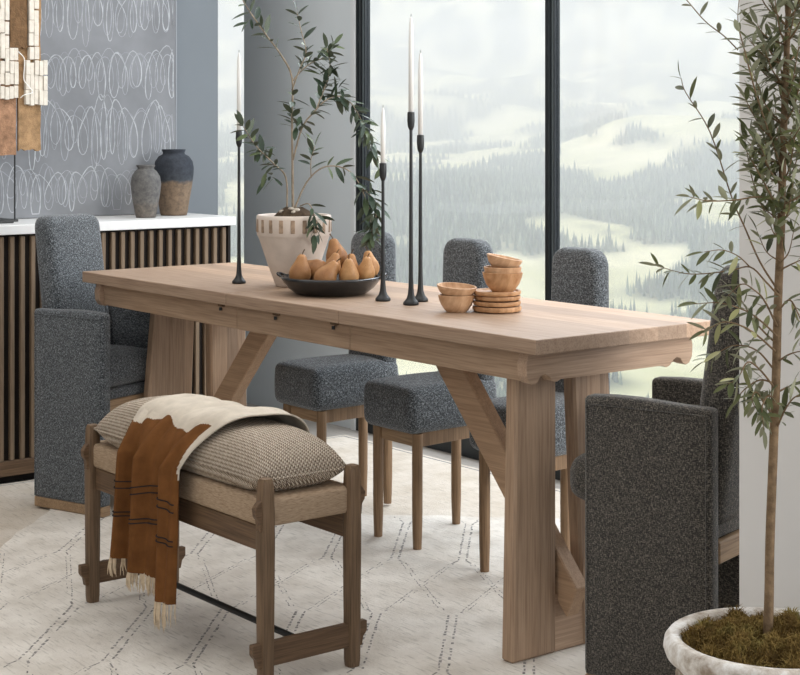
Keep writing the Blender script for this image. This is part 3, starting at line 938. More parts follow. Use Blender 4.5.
# ---- scribbled canvas leaning on the wall
cvx = -1.862
canvas = empty('scribble_canvas', (cvx, 0, 0.889), label='large grey canvas covered in rows of white looping scribbles', cat='painting')
M['canvas'] = plain('grey_canvas', (0.205, 0.212, 0.224), 0.85, 0.15, 0, 0.16, 5)
M['canvas_edge'] = plain('canvas_edge', (0.30, 0.315, 0.335), 0.85)
def chalk_mat(name, c, lo, hi):
    m, nt, b = newmat(name, 0.9, 0.1)
    f = noise(nt, coords(nt), 40, 4)
    nt.links.new(ramp(nt, f, [(0.3, lo), (0.65, hi)]), b.inputs['Base Color'])
    return m
M['chalk'] = chalk_mat('white_chalk', None, (0.275, 0.287, 0.302), (0.49, 0.51, 0.53))
M['chalk_faint'] = chalk_mat('faint_chalk', None, (0.25, 0.265, 0.287), (0.36, 0.375, 0.395))
CR = 0.513
obj('panel', box(-0.012, 0.004, -1.1, CR, 0.0, 1.35, 0.002), M['canvas'], canvas)
obj('edge_strip', box(-0.012, 0.0046, CR, CR+0.004, 0.0, 1.35), M['canvas_edge'], canvas)
def ribbon(pts, wd, x):
    """flat brush stroke on the canvas plane"""
    bm = bmesh.new(); prev = None
    for k in range(len(pts)):
        a = pts[max(0, k-1)]; c = pts[min(len(pts)-1, k+1)]
        d = Vector((c[0]-a[0], c[1]-a[1])); d = d.normalized() if d.length > 0 else Vector((1, 0))
        w_ = wd*(0.75+0.35*math.sin(k*0.21))
        p = [bm.verts.new((x, pts[k][0]-d.y*w_, pts[k][1]+d.x*w_)), bm.verts.new((x, pts[k][0]+d.y*w_, pts[k][1]-d.x*w_))]
        if prev: bm.faces.new([prev[0], prev[1], p[1], p[0]])
        prev = p
    return bm
def scribble(y0, y1, zc, amp, per, seed, mat, wd, x, slant=0.0):
    r_ = random.Random(seed)
    pts = []; y = y0; k = 0; per0 = per
    A = amp; zo = 0; pz = 0
    ph = 0.0
    while y < y1:
        for q in range(20):
            t = q/20*2*PI
            yy = y + per*0.62*math.sin(t) + per*q/20
            pts.append((yy + slant*math.cos(t), zc + zo + A*math.cos(t)))
        y += per
        per_n = per*r_.uniform(0.8, 1.25); A2 = amp*r_.uniform(0.6, 1.2)
        A = A2
        zo = r_.uniform(-0.28, 0.28)*amp; per = per0*r_.uniform(0.65, 1.35)
    # soften joins
    P_ = pts
    for it in range(3):
        P_ = [P_[0]] + [((a[0]+2*b[0]+c[0])/4, (a[1]+2*b[1]+c[1])/4) for a, b, c in zip(P_[:-2], P_[1:-1], P_[2:])] + [P_[-1]]
    P_ = [p for p in P_ if p[0] < CR-0.01 and 0.01 < p[1] < 1.34]
    obj('scribble_line', ribbon(P_, wd, x), mat, canvas)
rows = [(0.105, 0.078), (0.315, 0.105), (0.545, 0.085), (0.775, 0.10), (0.99, 0.09), (1.2, 0.09)]
for k, (zc, amp) in enumerate(rows):
    scribble(-1.0, 0.50, zc, amp*1.12, 0.047, 100+k, M['chalk'], 0.0019, 0.0046)
    scribble(-1.0, 0.50, zc+0.01, amp*0.92, 0.043, 200+k, M['chalk_faint'], 0.0016, 0.0044)

# ---- tile and burlap sculpture on a stand
sx0 = -1.672
scu = empty('tile_sculpture', (sx0, -0.24, 0.8885), label='burlap and white tile assemblage on a thin black stand on the sideboard', cat='sculpture')
M['burlap'] = plain('tan_burlap', (0.34, 0.215, 0.115), 0.95, 0.1, 0, 0.3, 40, 0.8, 250)
M['burlap_red'] = plain('reddish_burlap', (0.33, 0.19, 0.115), 0.95, 0.1, 0, 0.35, 40, 0.8, 250)
M['burlap_dark'] = plain('brown_bark', (0.16, 0.095, 0.05), 0.95, 0.1, 0, 0.35, 30, 0.8, 150)
M['tile'] = plain('chalky_white_tile', (0.66, 0.61, 0.53), 0.8, 0.2, 0, 0.12, 40, 0.3, 120)
def sy(px, x=sx0):     # local y on the sculpture plane for a picture column
    r = (px-400)/1600; D = FW + RT*r
    t = (x-CAM.x)/D.x
    return CAM.y + t*D.y + 0.24
def szz(py): return CAM.z - (py-130)*5.66/1600 - 0.8885
obj('stand_base', box(-0.06, 0.05, sy(-30), sy(8), 0.0, 0.014, 0.002), M['black_metal'], scu)
obj('stand_foot', box(-0.06, -0.03, sy(-10), sy(22), 0.0, 0.008, 0.001), M['black_metal'], scu)
obj('rod', tube([(-0.035, sy(19), 0.006), (-0.035, sy(19), 0.85)], 0.003, 8), M['black_metal'], scu)
def ragged(px0, px1, py0, py1, th, mat, name, seed, x):
    r_ = random.Random(seed); poly = []
    y0, y1, z0, z1 = sy(px0), sy(px1), szz(py1), szz(py0)
    n = 10
    for k in range(n): poly.append((y0+(y1-y0)*k/n, z0+r_.uniform(-0.005, 0.005)))
    for k in range(n): poly.append((y1+r_.uniform(-0.003, 0.003), z0+(z1-z0)*k/n))
    for k in range(n): poly.append((y1-(y1-y0)*k/n, z1))
    for k in range(n): poly.append((y0+r_.uniform(-0.003, 0.003), z1-(z1-z0)*k/n))
    obj(name, prism(poly, 'x', x, x+th), mat, scu)
ragged(20, 42, -40, 150, 0.012, M['burlap'], 'burlap_panel', 1, -0.024)
ragged(-30, 17.5, -40, 155, 0.014, M['burlap_red'], 'burlap_panel', 2, -0.024)
ragged(10, 27, -40, 48, 0.010, M['burlap_dark'], 'bark_strip', 3, -0.010)
def tiles(px0, px1, py0, py1, seed, cw=4.6, ch=13.5, x=0.0):
    r_ = random.Random(seed)
    ncol = max(1, round((px1-px0)/cw)); w_ = (px1-px0)/ncol
    ncr = max(1, round((py1-py0)/ch)); hh = (py1-py0)/ncr
    for c in range(ncol):
        for q in range(ncr):
            a, b = sy(px0+c*w_)+0.0007, sy(px0+(c+1)*w_)-0.0007
            j = r_.uniform(-1.5, 1.5)
            z1 = szz(py0+q*hh+j); z0 = szz(py0+(q+1)*hh+j)+0.0012
            xx = x + r_.uniform(0, 0.006)
            o = obj('white_tile', box(-0.012, xx+0.004, a, b, z0, z1, 0.0012), M['tile'], scu)
tiles(-14, 9, -30, 48, 5)
tiles(-14, 18, 48, 99, 6)
tiles(28.5, 38.5, -30, 60, 7)
tiles(25, 47, 61, 106, 8)
obj('twine', tube(smoothline([(0.012, sy(17), szz(52)), (0.02, sy(22), szz(60)), (0.014, sy(22), szz(78)), (0.02, sy(24), szz(84)), (0.014, sy(31), szz(92)), (0.018, sy(22), szz(95)), (0.012, sy(19), szz(98))], 5), 0.0016, 5), M['candle'], scu)
# ================================================================== THINGS ON THE TABLE
ZT = TZ + 0.0004
def on_table(px, py):
    d = 1600*(CAM.z-TZ)/(py-130)
    p = P2(px, d); p.z = ZT
    return p
# ---- candlesticks and candles
def candlestick(px, py, py_cup, py_tip, lab, labc):
    p = on_table(px, py)
    d = (p-CAM).dot(FW)
    hc = CAM.z-(py_cup-130)*d/1600 - ZT
    ht = CAM.z-(py_tip-130)*d/1600 - ZT
    prof = [(0, 0), (0.0195, 0), (0.0205, 0.003), (0.0200, 0.007), (0.0165, 0.011), (0.0115, 0.017), (0.0085, 0.027), (0.0068, 0.045), (0.0056, 0.08),
            (0.0048, hc*0.5), (0.0040, hc-0.055), (0.0045, hc-0.045)]
    t = empty('candlestick', p, label=lab, cat='candlestick', group='black candlesticks on the table')
    obj('stem', lathe(prof + [(0, hc-0.045)], 20), M['black_metal'], t, smooth='all')
    obj('cup', lathe([(0, hc-0.046), (0.0050, hc-0.046), (0.0085, hc-0.037), (0.0098, hc-0.022), (0.0094, hc-0.002), (0.0088, hc), (0.0076, hc), (0.0074, hc-0.018), (0, hc-0.018)], 20), M['black_metal'], t, smooth='all')
    c = empty('taper_candle', (p.x, p.y, ZT), label=labc, cat='candle', group='white taper candles')
    z0 = hc-0.0175
    obj('wax', lathe([(0, z0), (0.0066, z0), (0.0064, ht-0.06), (0.0052, ht-0.03), (0.0034, ht-0.014), (0.0014, ht-0.008), (0, ht-0.007)], 16), M['candle'], c, smooth='all')
    obj('wick', tube([(0, 0, ht-0.009), (0.0004, 0, ht)], 0.0008, 5), M['wick'], c)
candlestick(239, 283.5, 131, 50, 'slim black candlestick standing alone by the white planter', 'white taper candle on the candlestick by the white planter')
candlestick(383, 301, 163, 105, 'shortest black candlestick, beside the tray of pears', 'shortest white taper candle, beside the tray of pears')
candlestick(411, 305, 112, 14, 'tallest black candlestick, in front of its twin near the wooden bowls', 'tallest white taper candle, near the wooden bowls')
candlestick(420.5, 301.5, 135, 50, 'black candlestick just behind the tallest one near the wooden bowls', 'white taper candle just behind the tallest one')

# ---- white planter with the olive sprig
pp = on_table(294, 286.0)
M['planter'] = plain('cream_glazed_clay', (0.60, 0.515, 0.445), 0.65, 0.25, 0, 0.08, 18, 0.2, 60)
M['planter_in'] = plain('planter_rim_white', (0.75, 0.72, 0.68), 0.6)
M['notch'] = plain('brown_notch', (0.30, 0.215, 0.15), 0.8, 0.2, 0, 0.3, 60)
M['soil'] = plain('dark_soil', (0.06, 0.042, 0.028), 0.95, 0.05, 0, 0.5, 60, 1.0, 60)
M['pebble'] = plain('pale_pebble', (0.48, 0.42, 0.35), 0.7, 0.2, 0, 0.2, 40)
pl = empty('planter', pp, label='cream clay planter with a band of brown notches on the table', cat='planter')
PR_ = 0.109; PH = 0.207
body = obj('pot', lathe([(0, 0), (0.050, 0), (0.054, 0.004), (0.078, 0.068), (0.101, 0.138), (0.105, 0.146), (0.1075, 0.150), (0.109, 0.196), (0.108, 0.205), (0.104, 0.207),
    (0.098, 0.205), (0.095, 0.19), (0.093, 0.172), (0, 0.172)], 56), M['planter'], pl, smooth='all')
for k in range(20):
    a = 2*PI*k/20
    bm = box(-0.0035, 0.0025, -0.0062, 0.0062, 0.158, 0.196, 0.0012)
    bmesh.ops.transform(bm, matrix=Matrix.Rotation(a, 4, 'Z') @ Matrix.Translation((0.1072, 0, 0)), verts=bm.verts[:])
    obj('notch', bm, M['notch'], pl)
sb_ = lathe([(0, 0.228), (0.025, 0.226), (0.045, 0.214), (0.065, 0.196), (0.085, 0.180), (0.092, 0.173)], 28, wob=lambda a, k: 1+0.03*math.sin(5*a+k))
for v in sb_.verts: v.co.z += 0.006*math.sin(v.co.x*140)*math.sin(v.co.y*120)
obj('soil', sb_, M['soil'], pl, smooth='all')
for k in range(9):
    a = random.uniform(0, 6.28); r = random.uniform(0.012, 0.045)
    bm = bmesh.new(); bmesh.ops.create_icosphere(bm, subdivisions=2, radius=random.uniform(0.006, 0.011))
    for v in bm.verts: v.co.z *= 0.7; v.co.x *= 1.2
    obj('pebble', bm, M['pebble'], pl, smooth='all', loc=(r*math.cos(a), r*math.sin(a), 0.224-max(0, r-0.02)*0.5), rot=(0, 0, a))

# ---- black tray and pears
tp = on_table(331, 294.0)
M['tray'] = plain('glossy_black_ceramic', (0.012, 0.013, 0.014), 0.22, 0.6, 0, 0.2)
tr_ = lathe([(0, 0.0), (0.088, 0.0), (0.098, 0.003), (0.118, 0.018), (0.134, 0.038), (0.139, 0.047), (0.136, 0.050), (0.131, 0.046), (0.113, 0.025), (0.095, 0.012), (0, 0.010)], 60,
            wob=lambda a, k: 1 + (0.014*math.sin(9*a) + 0.010*math.sin(14*a+1))*(k/10)*(1 if k < 8 else 0.3))
tr_ob = obj('black_tray', tr_, M['tray'], smooth='all', loc=tp, label='wavy-rimmed black ceramic tray holding pears', cat='tray')
for a0 in (PI*1.22, PI*0.28):
    bm = tube(smoothline([(0.132*math.cos(a0-0.16), 0.132*math.sin(a0-0.16), 0.044), (0.148*math.cos(a0-0.1), 0.148*math.sin(a0-0.1), 0.052), (0.152*math.cos(a0), 0.152*math.sin(a0), 0.054),
              (0.148*math.cos(a0+0.1), 0.148*math.sin(a0+0.1), 0.052), (0.132*math.cos(a0+0.16), 0.132*math.sin(a0+0.16), 0.044)], 4), 0.004, 7)
    obj('handle', bm, M['tray'], tr_ob, smooth='all')
def pear_mat(name, lo, hi):
    m, nt, b = newmat(name, 0.5, 0.35)
    v = coords(nt)
    f = noise(nt, v, 26, 4)
    c = ramp(nt, f, [(0.3, lo), (0.7, hi)])
    sp = ramp(nt, noise(nt, v, 420, 2), [(0.30, (0.6, 0.5, 0.4)), (0.42, (1, 1, 1))])
    nt.links.new(mixc(nt, 1.0, c, sp, 'MULTIPLY'), b.inputs['Base Color'])
    return m
PM = [pear_mat('russet_pear', (0.24, 0.105, 0.038), (0.42, 0.215, 0.085)), pear_mat('golden_pear', (0.32, 0.155, 0.055), (0.52, 0.29, 0.125))]
M['pear_stem'] = plain('pear_stem', (0.09, 0.055, 0.03), 0.9)
def pear_mesh():
    prof = [(0, 0.004), (0.010, 0.0), (0.022, 0.006), (0.031, 0.020), (0.0335, 0.034), (0.030, 0.050), (0.023, 0.063), (0.0175, 0.075), (0.0135, 0.086), (0.008, 0.092), (0, 0.0925)]
    return lathe(prof, 24)
pear_meshes = []
for m_ in PM:
    me_ = bpy.data.meshes.new('pear_flesh'); b_ = pear_mesh(); bmesh.ops.recalc_face_normals(b_, faces=b_.faces[:]); b_.to_mesh(me_); b_.free()
    me_.polygons.foreach_set('use_smooth', [True]*len(me_.polygons)); me_.materials.append(m_); pear_meshes.append(me_)
st_me = bpy.data.meshes.new('pear_stem'); b_ = tube(smoothline([(0, 0, 0.089), (0.001, 0, 0.098), (0.005, 0.001, 0.108)], 3), [0.0017]*6+[0.0024], 6); b_.to_mesh(st_me); b_.free(); st_me.materials.append(M['pear_stem'])
def pear(px, py, d, tilt, az, s, k, lab):
    """px, py: picture position of the fruit's belly"""
    p = P2(px, d, py)
    t = bpy.data.objects.new('pear', None); COL.objects.link(t); t.empty_display_size = 0.03
    e = Euler((0, tilt, az)); off_ = e.to_matrix() @ Vector((0, 0, 0.034*s))
    t.location = p - off_; t.rotation_euler = e; t.scale = (s, s, s)
    tag(t, lab, 'pear', 'pears on the black tray')
    obj('flesh', pear_meshes[k], None, t); obj('stem', st_me, None, t)
dT = (tp-CAM).dot(FW)
fw_az = math.atan2(RT.y, RT.x)     # towards picture right
up = lambda px, py, d, s, k, tl, dirr, lab: pear(px, py, d, tl, fw_az+dirr, s, k, lab)
up(300, 274, dT-0.005, 0.93, 0, 0.12, 0, 'russet pear standing upright at the tray rim near the planter')
up(318, 271, dT+0.045, 0.98, 0, 1.25, 2.6, 'russet pear lying on its side behind the leaning pears')
up(337, 258, dT+0.066, 0.95, 0, 0.22, PI, 'tallest russet pear, poking up behind the others in the tray')
up(325, 278, dT-0.075, 0.92, 0, 0.62, 0.2, 'large russet pear leaning over in the middle of the tray')
up(349, 276, dT-0.060, 0.84, 1, 0.25, -PI/2, 'golden pear standing in the middle of the tray rim')
up(350, 270, dT+0.026, 0.78, 0, 0.10, 0.3, 'russet pear half hidden behind the golden pears')
up(365.5, 273, dT-0.026, 0.80, 1, 0.30, -PI/2+0.5, 'golden pear between two others beside the shortest candlestick')
up(370, 267.5, dT+0.036, 0.80, 1, 0.15, PI, 'golden pear closest to the shortest candlestick')
up(332, 268, dT-0.012, 0.74, 0, 0.30, 0.0, 'small russet pear wedged among the leaning pears')

# ---- wooden plates and bowls
def turned_mat(name, lo, hi):
    m, nt, b = newmat(name, 0.5, 0.3)
    f = noise(nt, coords(nt, (18, 60, 18)), 1.6, 4)
    nt.links.new(ramp(nt, f, [(0.3, lo), (0.7, hi)]), b.inputs['Base Color'])
    return m
M['acacia'] = turned_mat('acacia_wood', (0.30, 0.145, 0.06), (0.58, 0.35, 0.19))
M['acacia2'] = turned_mat('pale_mango_wood', (0.40, 0.22, 0.11), (0.64, 0.42, 0.26))
wp = on_table(497, 311.5)
z = ZT
for k, (r, h, dx, lab) in enumerate(((0.0615, 0.0145, 0, 'bottom wooden plate of the stack, resting on the table'), (0.0600, 0.0125, 0.003, 'second wooden plate up in the stack of four'),
                                (0.0590, 0.0125, -0.002, 'third wooden plate up in the stack of four'), (0.0605, 0.0125, 0.002, 'top wooden plate of the stack, under the bowls'))):
    prof = [(0, 0), (r-0.010, 0), (r-0.002, 0.003), (r, h*0.6), (r-0.001, h), (r-0.006, h), (r-0.010, h-0.0035), (0, h-0.004)]
    obj('wooden_plate', lathe(prof, 40), M['acacia'], smooth=True, loc=(wp.x+dx, wp.y-dx, z), rot=(0, 0, k*1.3), label=lab, cat='plate', group='stack of wooden plates')
    z += h + 0.0004
def bowl(name, r, h, loc, lab, mat, grp, tilt=(0, 0, 0), t=0.0045):
    prof = [(0, 0), (r*0.52, 0), (r*0.62, h*0.10), (r*0.83, h*0.42), (r*0.95, h*0.75), (r, h), (r-t*0.6, h+0.0008), (r-t, h), (r*0.95-t, h*0.75), (r*0.82-t, h*0.45), (r*0.55, h*0.18), (0, h*0.14)]
    return obj(name, lathe(prof, 40, wob=lambda a, k: 1+0.008*math.sin(2*a+k*0.3)), mat, smooth=True, loc=loc, rot=tilt, label=lab, cat='bowl', group=grp)
bz = z - 0.0035
bp_ = wp + Vector((0.012, 0.008, 0))
bowl('wooden_bowl', 0.0505, 0.0480, (bp_.x, bp_.y, bz), 'deep wooden bowl standing on the stack of plates', M['acacia'], 'wooden bowls on the plates')
bowl('wooden_bowl', 0.0475, 0.0450, (bp_.x, bp_.y, bz+0.0165), 'shallow wooden bowl nested in the bowl on the plates', M['acacia2'], 'wooden bowls on the plates')
tl = Matrix.Rotation(0.20, 3, FW)
bowl('wooden_bowl', 0.0455, 0.030, (bp_.x-0.001, bp_.y, bz+0.056), 'tilted wooden bowl on top of the stacked bowls', M['acacia2'], 'wooden bowls on the plates', tl.to_euler())
lp = on_table(456.5, 312.0)
bowl('wooden_bowl', 0.0460, 0.0420, (lp.x, lp.y, ZT), 'pale wooden bowl on the table beside the stacked plates', M['acacia2'], 'pair of nested wooden bowls')
tl2 = Matrix.Rotation(0.07, 3, FW) @ Matrix.Rotation(0.06, 3, RT)
bowl('wooden_bowl', 0.0500, 0.0300, (lp.x-0.002, lp.y, ZT+0.0350), 'wide pale bowl nested in the bowl beside the plates', M['acacia2'], 'pair of nested wooden bowls', tl2.to_euler())
# ================================================================== PLANTS
def leaf_material(name, a, b2):
    m, nt, b = newmat(name, 0.5, 0.35)
    oi = nd(nt, 'ShaderNodeObjectInfo')
    gi = nd(nt, 'ShaderNodeNewGeometry')
    c = ramp(nt, oi.outputs['Random'], [(0.0, a[0]), (0.6, a[1]), (1.0, a[2])])
    c = mixc(nt, gi.outputs['Backfacing'], c, b2)
    nt.links.new(c, b.inputs['Base Color'])
    b.inputs['Subsurface Weight'].default_value = 0.0
    return m
M['leaf_dark'] = leaf_material('olive_leaf_dark', ((0.018, 0.034, 0.020), (0.035, 0.060, 0.030), (0.095, 0.125, 0.050)), (0.08, 0.10, 0.065))
M['leaf_olive'] = leaf_material('olive_leaf', ((0.045, 0.056, 0.020), (0.115, 0.125, 0.045), (0.36, 0.35, 0.16)), (0.26, 0.265, 0.17))
M['bark'] = plain('olive_bark', (0.20, 0.135, 0.08), 0.9, 0.1, 0, 0.35, 60, 0.7, 90)
M['twig'] = plain('pale_twig', (0.30, 0.25, 0.19), 0.85, 0.1, 0, 0.25, 60)
def leaf_mesh(mat, wid=0.14, n=5):
    """unit-length leaf along +x, folded along its rib and bent down"""
    bm = bmesh.new(); rows = []
    for k in range(n+1):
        t = k/n
        w_ = wid*math.sin(PI*min(1, t*0.93+0.05))**0.8
        z = -0.12*t*t
        if k in (0, n): rows.append([bm.verts.new((t, 0, z))])
        else: rows.append([bm.verts.new((t, -w_, z+0.25*w_)), bm.verts.new((t, 0, z)), bm.verts.new((t, w_, z+0.25*w_))])
    for a, b in zip(rows[:-1], rows[1:]):
        if len(a) == 1:
            bm.faces.new([a[0], b[0], b[1]]); bm.faces.new([a[0], b[1], b[2]])
        elif len(b) == 1:
            bm.faces.new([a[0], b[0], a[1]]); bm.faces.new([a[1], b[0], a[2]])
        else:
            bm.faces.new([a[0], b[0], b[1], a[1]]); bm.faces.new([a[1], b[1], b[2], a[2]])
    me_ = bpy.data.meshes.new('leaf'); bm.to_mesh(me_); bm.free(); me_.materials.append(mat)
    me_.polygons.foreach_set('use_smooth', [True]*len(me_.polygons))
    return me_
LEAVES = []
def grow_leaves(pts, L, spacing, spread=0.9, start=0.0, droop=0.2, rnd=random):
    """alternate pairs of leaves along a polyline -> list of matrices"""
    acc = 0; out = []; total = sum((pts[k+1]-pts[k]).length for k in range(len(pts)-1)); run = 0
    ph = rnd.uniform(0, 6)
    for k in range(len(pts)-1):
        a, b = pts[k], pts[k+1]; sl = (b-a).length
        if sl < 1e-6: continue
        t = (b-a)/sl
        x = 0
        while True:
            need = spacing-acc
            if x+need > sl: acc += sl-x; break
            x += need; acc = 0
            if (run+x)/total < start: continue
            p = a+t*x
            ph += 1.7 + rnd.uniform(-0.5, 0.5)
            for s in ((0, PI) if rnd.random() < 0.75 else (0,)):
                side = t.orthogonal().normalized()
                side = Matrix.Rotation(ph+s, 3, t) @ side
                d = (t*rnd.uniform(0.35, 1.0) + side*spread*rnd.uniform(0.7, 1.2) + Vector((0, 0, -droop*rnd.uniform(0, 1.6)))).normalized()
                out.append((p, d, L*rnd.uniform(0.65, 1.2)))
        run += sl
    # tip
    t = (pts[-1]-pts[-2]).normalized()
    out.append((pts[-1], t, L*0.9))
    return out
def leaf_matrix(p, d, L, rnd=random):
    up_ = Vector((rnd.uniform(-0.7, 0.7), rnd.uniform(-0.7, 0.7), 1)).normalized()
    y_ = up_.cross(d)
    if y_.length < 1e-3: y_ = Vector((1, 0, 0)).cross(d)
    y_.normalize(); z_ = d.cross(y_)
    m3 = Matrix((d, y_, z_)).transposed()
    return Matrix.Translation(p) @ m3.to_4x4() @ Matrix.Diagonal((L, L, L, 1))
def plant_leaves(parent, items, mesh, rnd, cap=300):
    """the ones that show largest become leaf objects, the rest one joined part"""
    inv = parent.matrix_basis.inverted()
    def key(it):
        p = it[0]; r = p-CAM; d = r.dot(FW); px_ = 400+1600*r.dot(RT)/d; py_ = 130+1600*(CAM.z-p.z)/d
        return -(it[2]/d if (0 < px_ < 800 and 0 < py_ < 675) else 0)
    items = sorted(items, key=key)
    for it in items[:cap]:
        o = bpy.data.objects.new('leaf', mesh); COL.objects.link(o); o.parent = parent
        o.matrix_basis = inv @ leaf_matrix(*it, rnd)
    if len(items) > cap:
        vs = []; fs = []
        src = [v.co.copy() for v in mesh.vertices]; pf = [tuple(p.vertices) for p in mesh.polygons]
        for it in items[cap:]:
            mm = inv @ leaf_matrix(*it, rnd); b0 = len(vs)
            vs += [mm @ c for c in src]; fs += [tuple(i+b0 for i in f) for f in pf]
        o = obj('foliage', (vs, fs), mesh.materials[0], parent, smooth='all', kind='stuff')
def branch(parent, name, pix, d0, radii, mat, leaf=None, rnd=random, sub=5, bm=None):
    """pix: list of (px, py, depth offset); returns world polyline"""
    pts3 = [P2(x, d0+dd, y) for x, y, dd in pix]
    sm_ = [Vector(p) for p in smoothline([tuple(p) for p in pts3], sub)]
    rad = np.interp(np.linspace(0, 1, len(sm_)), np.linspace(0, 1, len(radii)), radii)
    inv = parent.matrix_basis.inverted()
    obj(name, tube([inv @ p for p in sm_], list(rad), 8), mat, parent, smooth='all')
    return sm_

# ---- olive sprig growing in the planter
r1 = random.Random(11)
os_ = empty('olive_sprig', (pp.x, pp.y, ZT+0.19), label='leafy olive sprig with thin stems growing from the cream planter', cat='plant')
dS = (pp-CAM).dot(FW)
lm1 = leaf_mesh(M['leaf_dark'], 0.150)
items = []
LF = 0.052
B1 = branch(os_, 'stem', [(293, 214, 0), (292.5, 170, 0), (292, 120, 0.01), (292, 78, 0.015), (281, 55, 0.0), (267, 36, -0.02), (250, 12, -0.03), (238, -8, -0.04)], dS, [0.0042, 0.0036, 0.003, 0.0026, 0.002, 0.0013], M['twig'])
B2 = branch(os_, 'stem', [(287, 213, 0.01), (286, 178, 0.02), (274, 164, 0.0), (256, 146, -0.03), (243, 126, -0.05)], dS, [0.003, 0.0026, 0.002, 0.0011], M['twig'])
B3 = branch(os_, 'stem', [(294, 210, -0.01), (305, 185, -0.03), (317, 171, -0.05), (330, 166, -0.06), (346, 169, -0.06), (357, 180, -0.07), (366, 200, -0.07), (371, 226, -0.07)], dS, [0.003, 0.0024, 0.002, 0.0016, 0.001], M['twig'])
B4 = branch(os_, 'stem', [(293, 160, 0), (302, 128, -0.01), (314, 112, -0.02), (328, 99, -0.02), (344, 97, 0.0), (357, 112, 0.01), (368, 136, 0.02), (375, 156, 0.02)], dS, [0.003, 0.0024, 0.002, 0.0016, 0.001], M['twig'])
B5 = branch(os_, 'stem', [(292, 82, 0.015), (302, 70, 0.02), (313, 62, 0.03), (325, 57, 0.03), (334, 45, 0.04)], dS, [0.0024, 0.002, 0.0016, 0.001], M['twig'])
B6 = branch(os_, 'stem', [(292, 90, 0.01), (300, 68, -0.02), (306, 52, -0.03), (301, 30, -0.03), (297, 12, -0.03)], dS, [0.0022, 0.0016, 0.001], M['twig'])
B7 = branch(os_, 'stem', [(300, 206, -0.05), (309, 204, -0.10), (314, 216, -0.118), (314, 238, -0.122)], dS, [0.002, 0.0016, 0.001], M['twig'])
B8 = branch(os_, 'stem', [(316, 110, -0.02), (326, 84, -0.01), (330, 66, 0.0), (327, 48, 0.0)], dS, [0.0022, 0.0016, 0.001], M['twig'])
B9 = branch(os_, 'stem', [(311, 178, -0.03), (311, 160, -0.04), (315, 146, -0.04)], dS, [0.0016, 0.001], M['twig'])
B10 = branch(os_, 'stem', [(362, 188, -0.07), (374, 200, -0.08), (376, 216, -0.09), (370, 236, -0.09)], dS, [0.0016, 0.001], M['twig'])
items += grow_leaves(B1, LF, 0.026, start=0.66, rnd=r1)
items += grow_leaves(B1[9:14], LF*0.95, 0.009, 1.1, droop=0.6, rnd=r1)
for (bx_, by_, n_) in ((300, 122, 12), (270, 172, 12), (262, 152, 8), (370, 186, 10), (372, 232, 14), (316, 222, 10), (330, 70, 10), (338, 90, 12), (366, 128, 10), (252, 20, 6)):
    for q_ in range(n_):
        v_ = Vector((r1.gauss(0, 1), r1.gauss(0, 1), r1.gauss(-0.35, 0.8))).normalized()
        items.append((P2(bx_+r1.uniform(-5, 5), dS-0.02-(0.07 if bx_ > 310 and by_ > 180 else 0)+r1.uniform(-0.02, 0.02), by_+r1.uniform(-7, 7)), v_, LF*r1.uniform(0.6, 1.1)))
items += grow_leaves(B2, LF, 0.014, start=0.42, rnd=r1)
items += grow_leaves(B3, LF, 0.022, start=0.42, rnd=r1)
items += grow_leaves(B4, LF, 0.011, start=0.30, rnd=r1)
items += grow_leaves(B5, LF, 0.011, start=0.25, rnd=r1)
items += grow_leaves(B6, LF*0.95, 0.018, start=0.25, rnd=r1)
items += grow_leaves(B7, LF, 0.011, start=0.35, rnd=r1)
items += grow_leaves(B8, LF, 0.010, start=0.15, rnd=r1)
items += grow_leaves(B9, LF, 0.013, start=0.2, rnd=r1)
items += grow_leaves(B10, LF, 0.011, start=0.1, rnd=r1)
plant_leaves(os_, items, lm1, r1)

# ---- large pot with moss and the olive tree
dP = 2.72
pc = P2(772, dP); pc.z = 0
zr = CAM.z-(637-130)*dP/1600
Rr = 107*dP/1600
M['big_pot'] = None
m, nt, b = newmat('weathered_whitewashed_clay', 0.75, 0.3)
v = coords(nt)
f = noise(nt, v, 9, 6, 0.68)
c = ramp(nt, f, [(0.36, (0.17, 0.125, 0.09)), (0.50, (0.34, 0.285, 0.23)), (0.62, (0.64, 0.60, 0.555))])
c2 = ramp(nt, noise(nt, coords(nt, (6, 6, 40)), 1.5, 4), [(0.3, (0.75, 0.72, 0.68)), (0.7, (1.1, 1.1, 1.1))])
nt.links.new(mixc(nt, 1.0, c, c2, 'MULTIPLY'), b.inputs['Base Color'])
bump(nt, b, f, 0.5, 0.006)
M['big_pot'] = m
M['moss_bed'] = plain('moss_bed', (0.10, 0.065, 0.025), 0.95, 0.05, 0, 0.4, 40, 1.0, 50)
m, nt, b = newmat('golden_moss', 0.95, 0.05)
f = noise(nt, coords(nt), 14, 3)
nt.links.new(ramp(nt, f, [(0.3, (0.11, 0.065, 0.022)), (0.55, (0.20, 0.135, 0.045)), (0.75, (0.27, 0.235, 0.08))]), b.inputs['Base Color'])
M['moss'] = m
bp = empty('tree_pot', pc, label='weathered whitewashed clay pot filled with golden moss', cat='pot')
prof = [(0, 0.0145), (Rr*0.62, 0.0145), (Rr*0.66, 0.025), (Rr*0.80, zr*0.38), (Rr*0.885, zr*0.68), (Rr*0.885, zr*0.80), (Rr*0.87, zr-0.062), (Rr*0.88, zr-0.050), (0, zr-0.045)]
obj('pot', lathe(prof, 64, wob=lambda a, k: 1+0.006*math.sin(3*a+k*0.4)+0.004*math.sin(7*a)), M['big_pot'], bp, smooth='all')
m2, nt, b = newmat('whitewashed_rim', 0.6, 0.4)
f = noise(nt, coords(nt), 16, 6, 0.7)
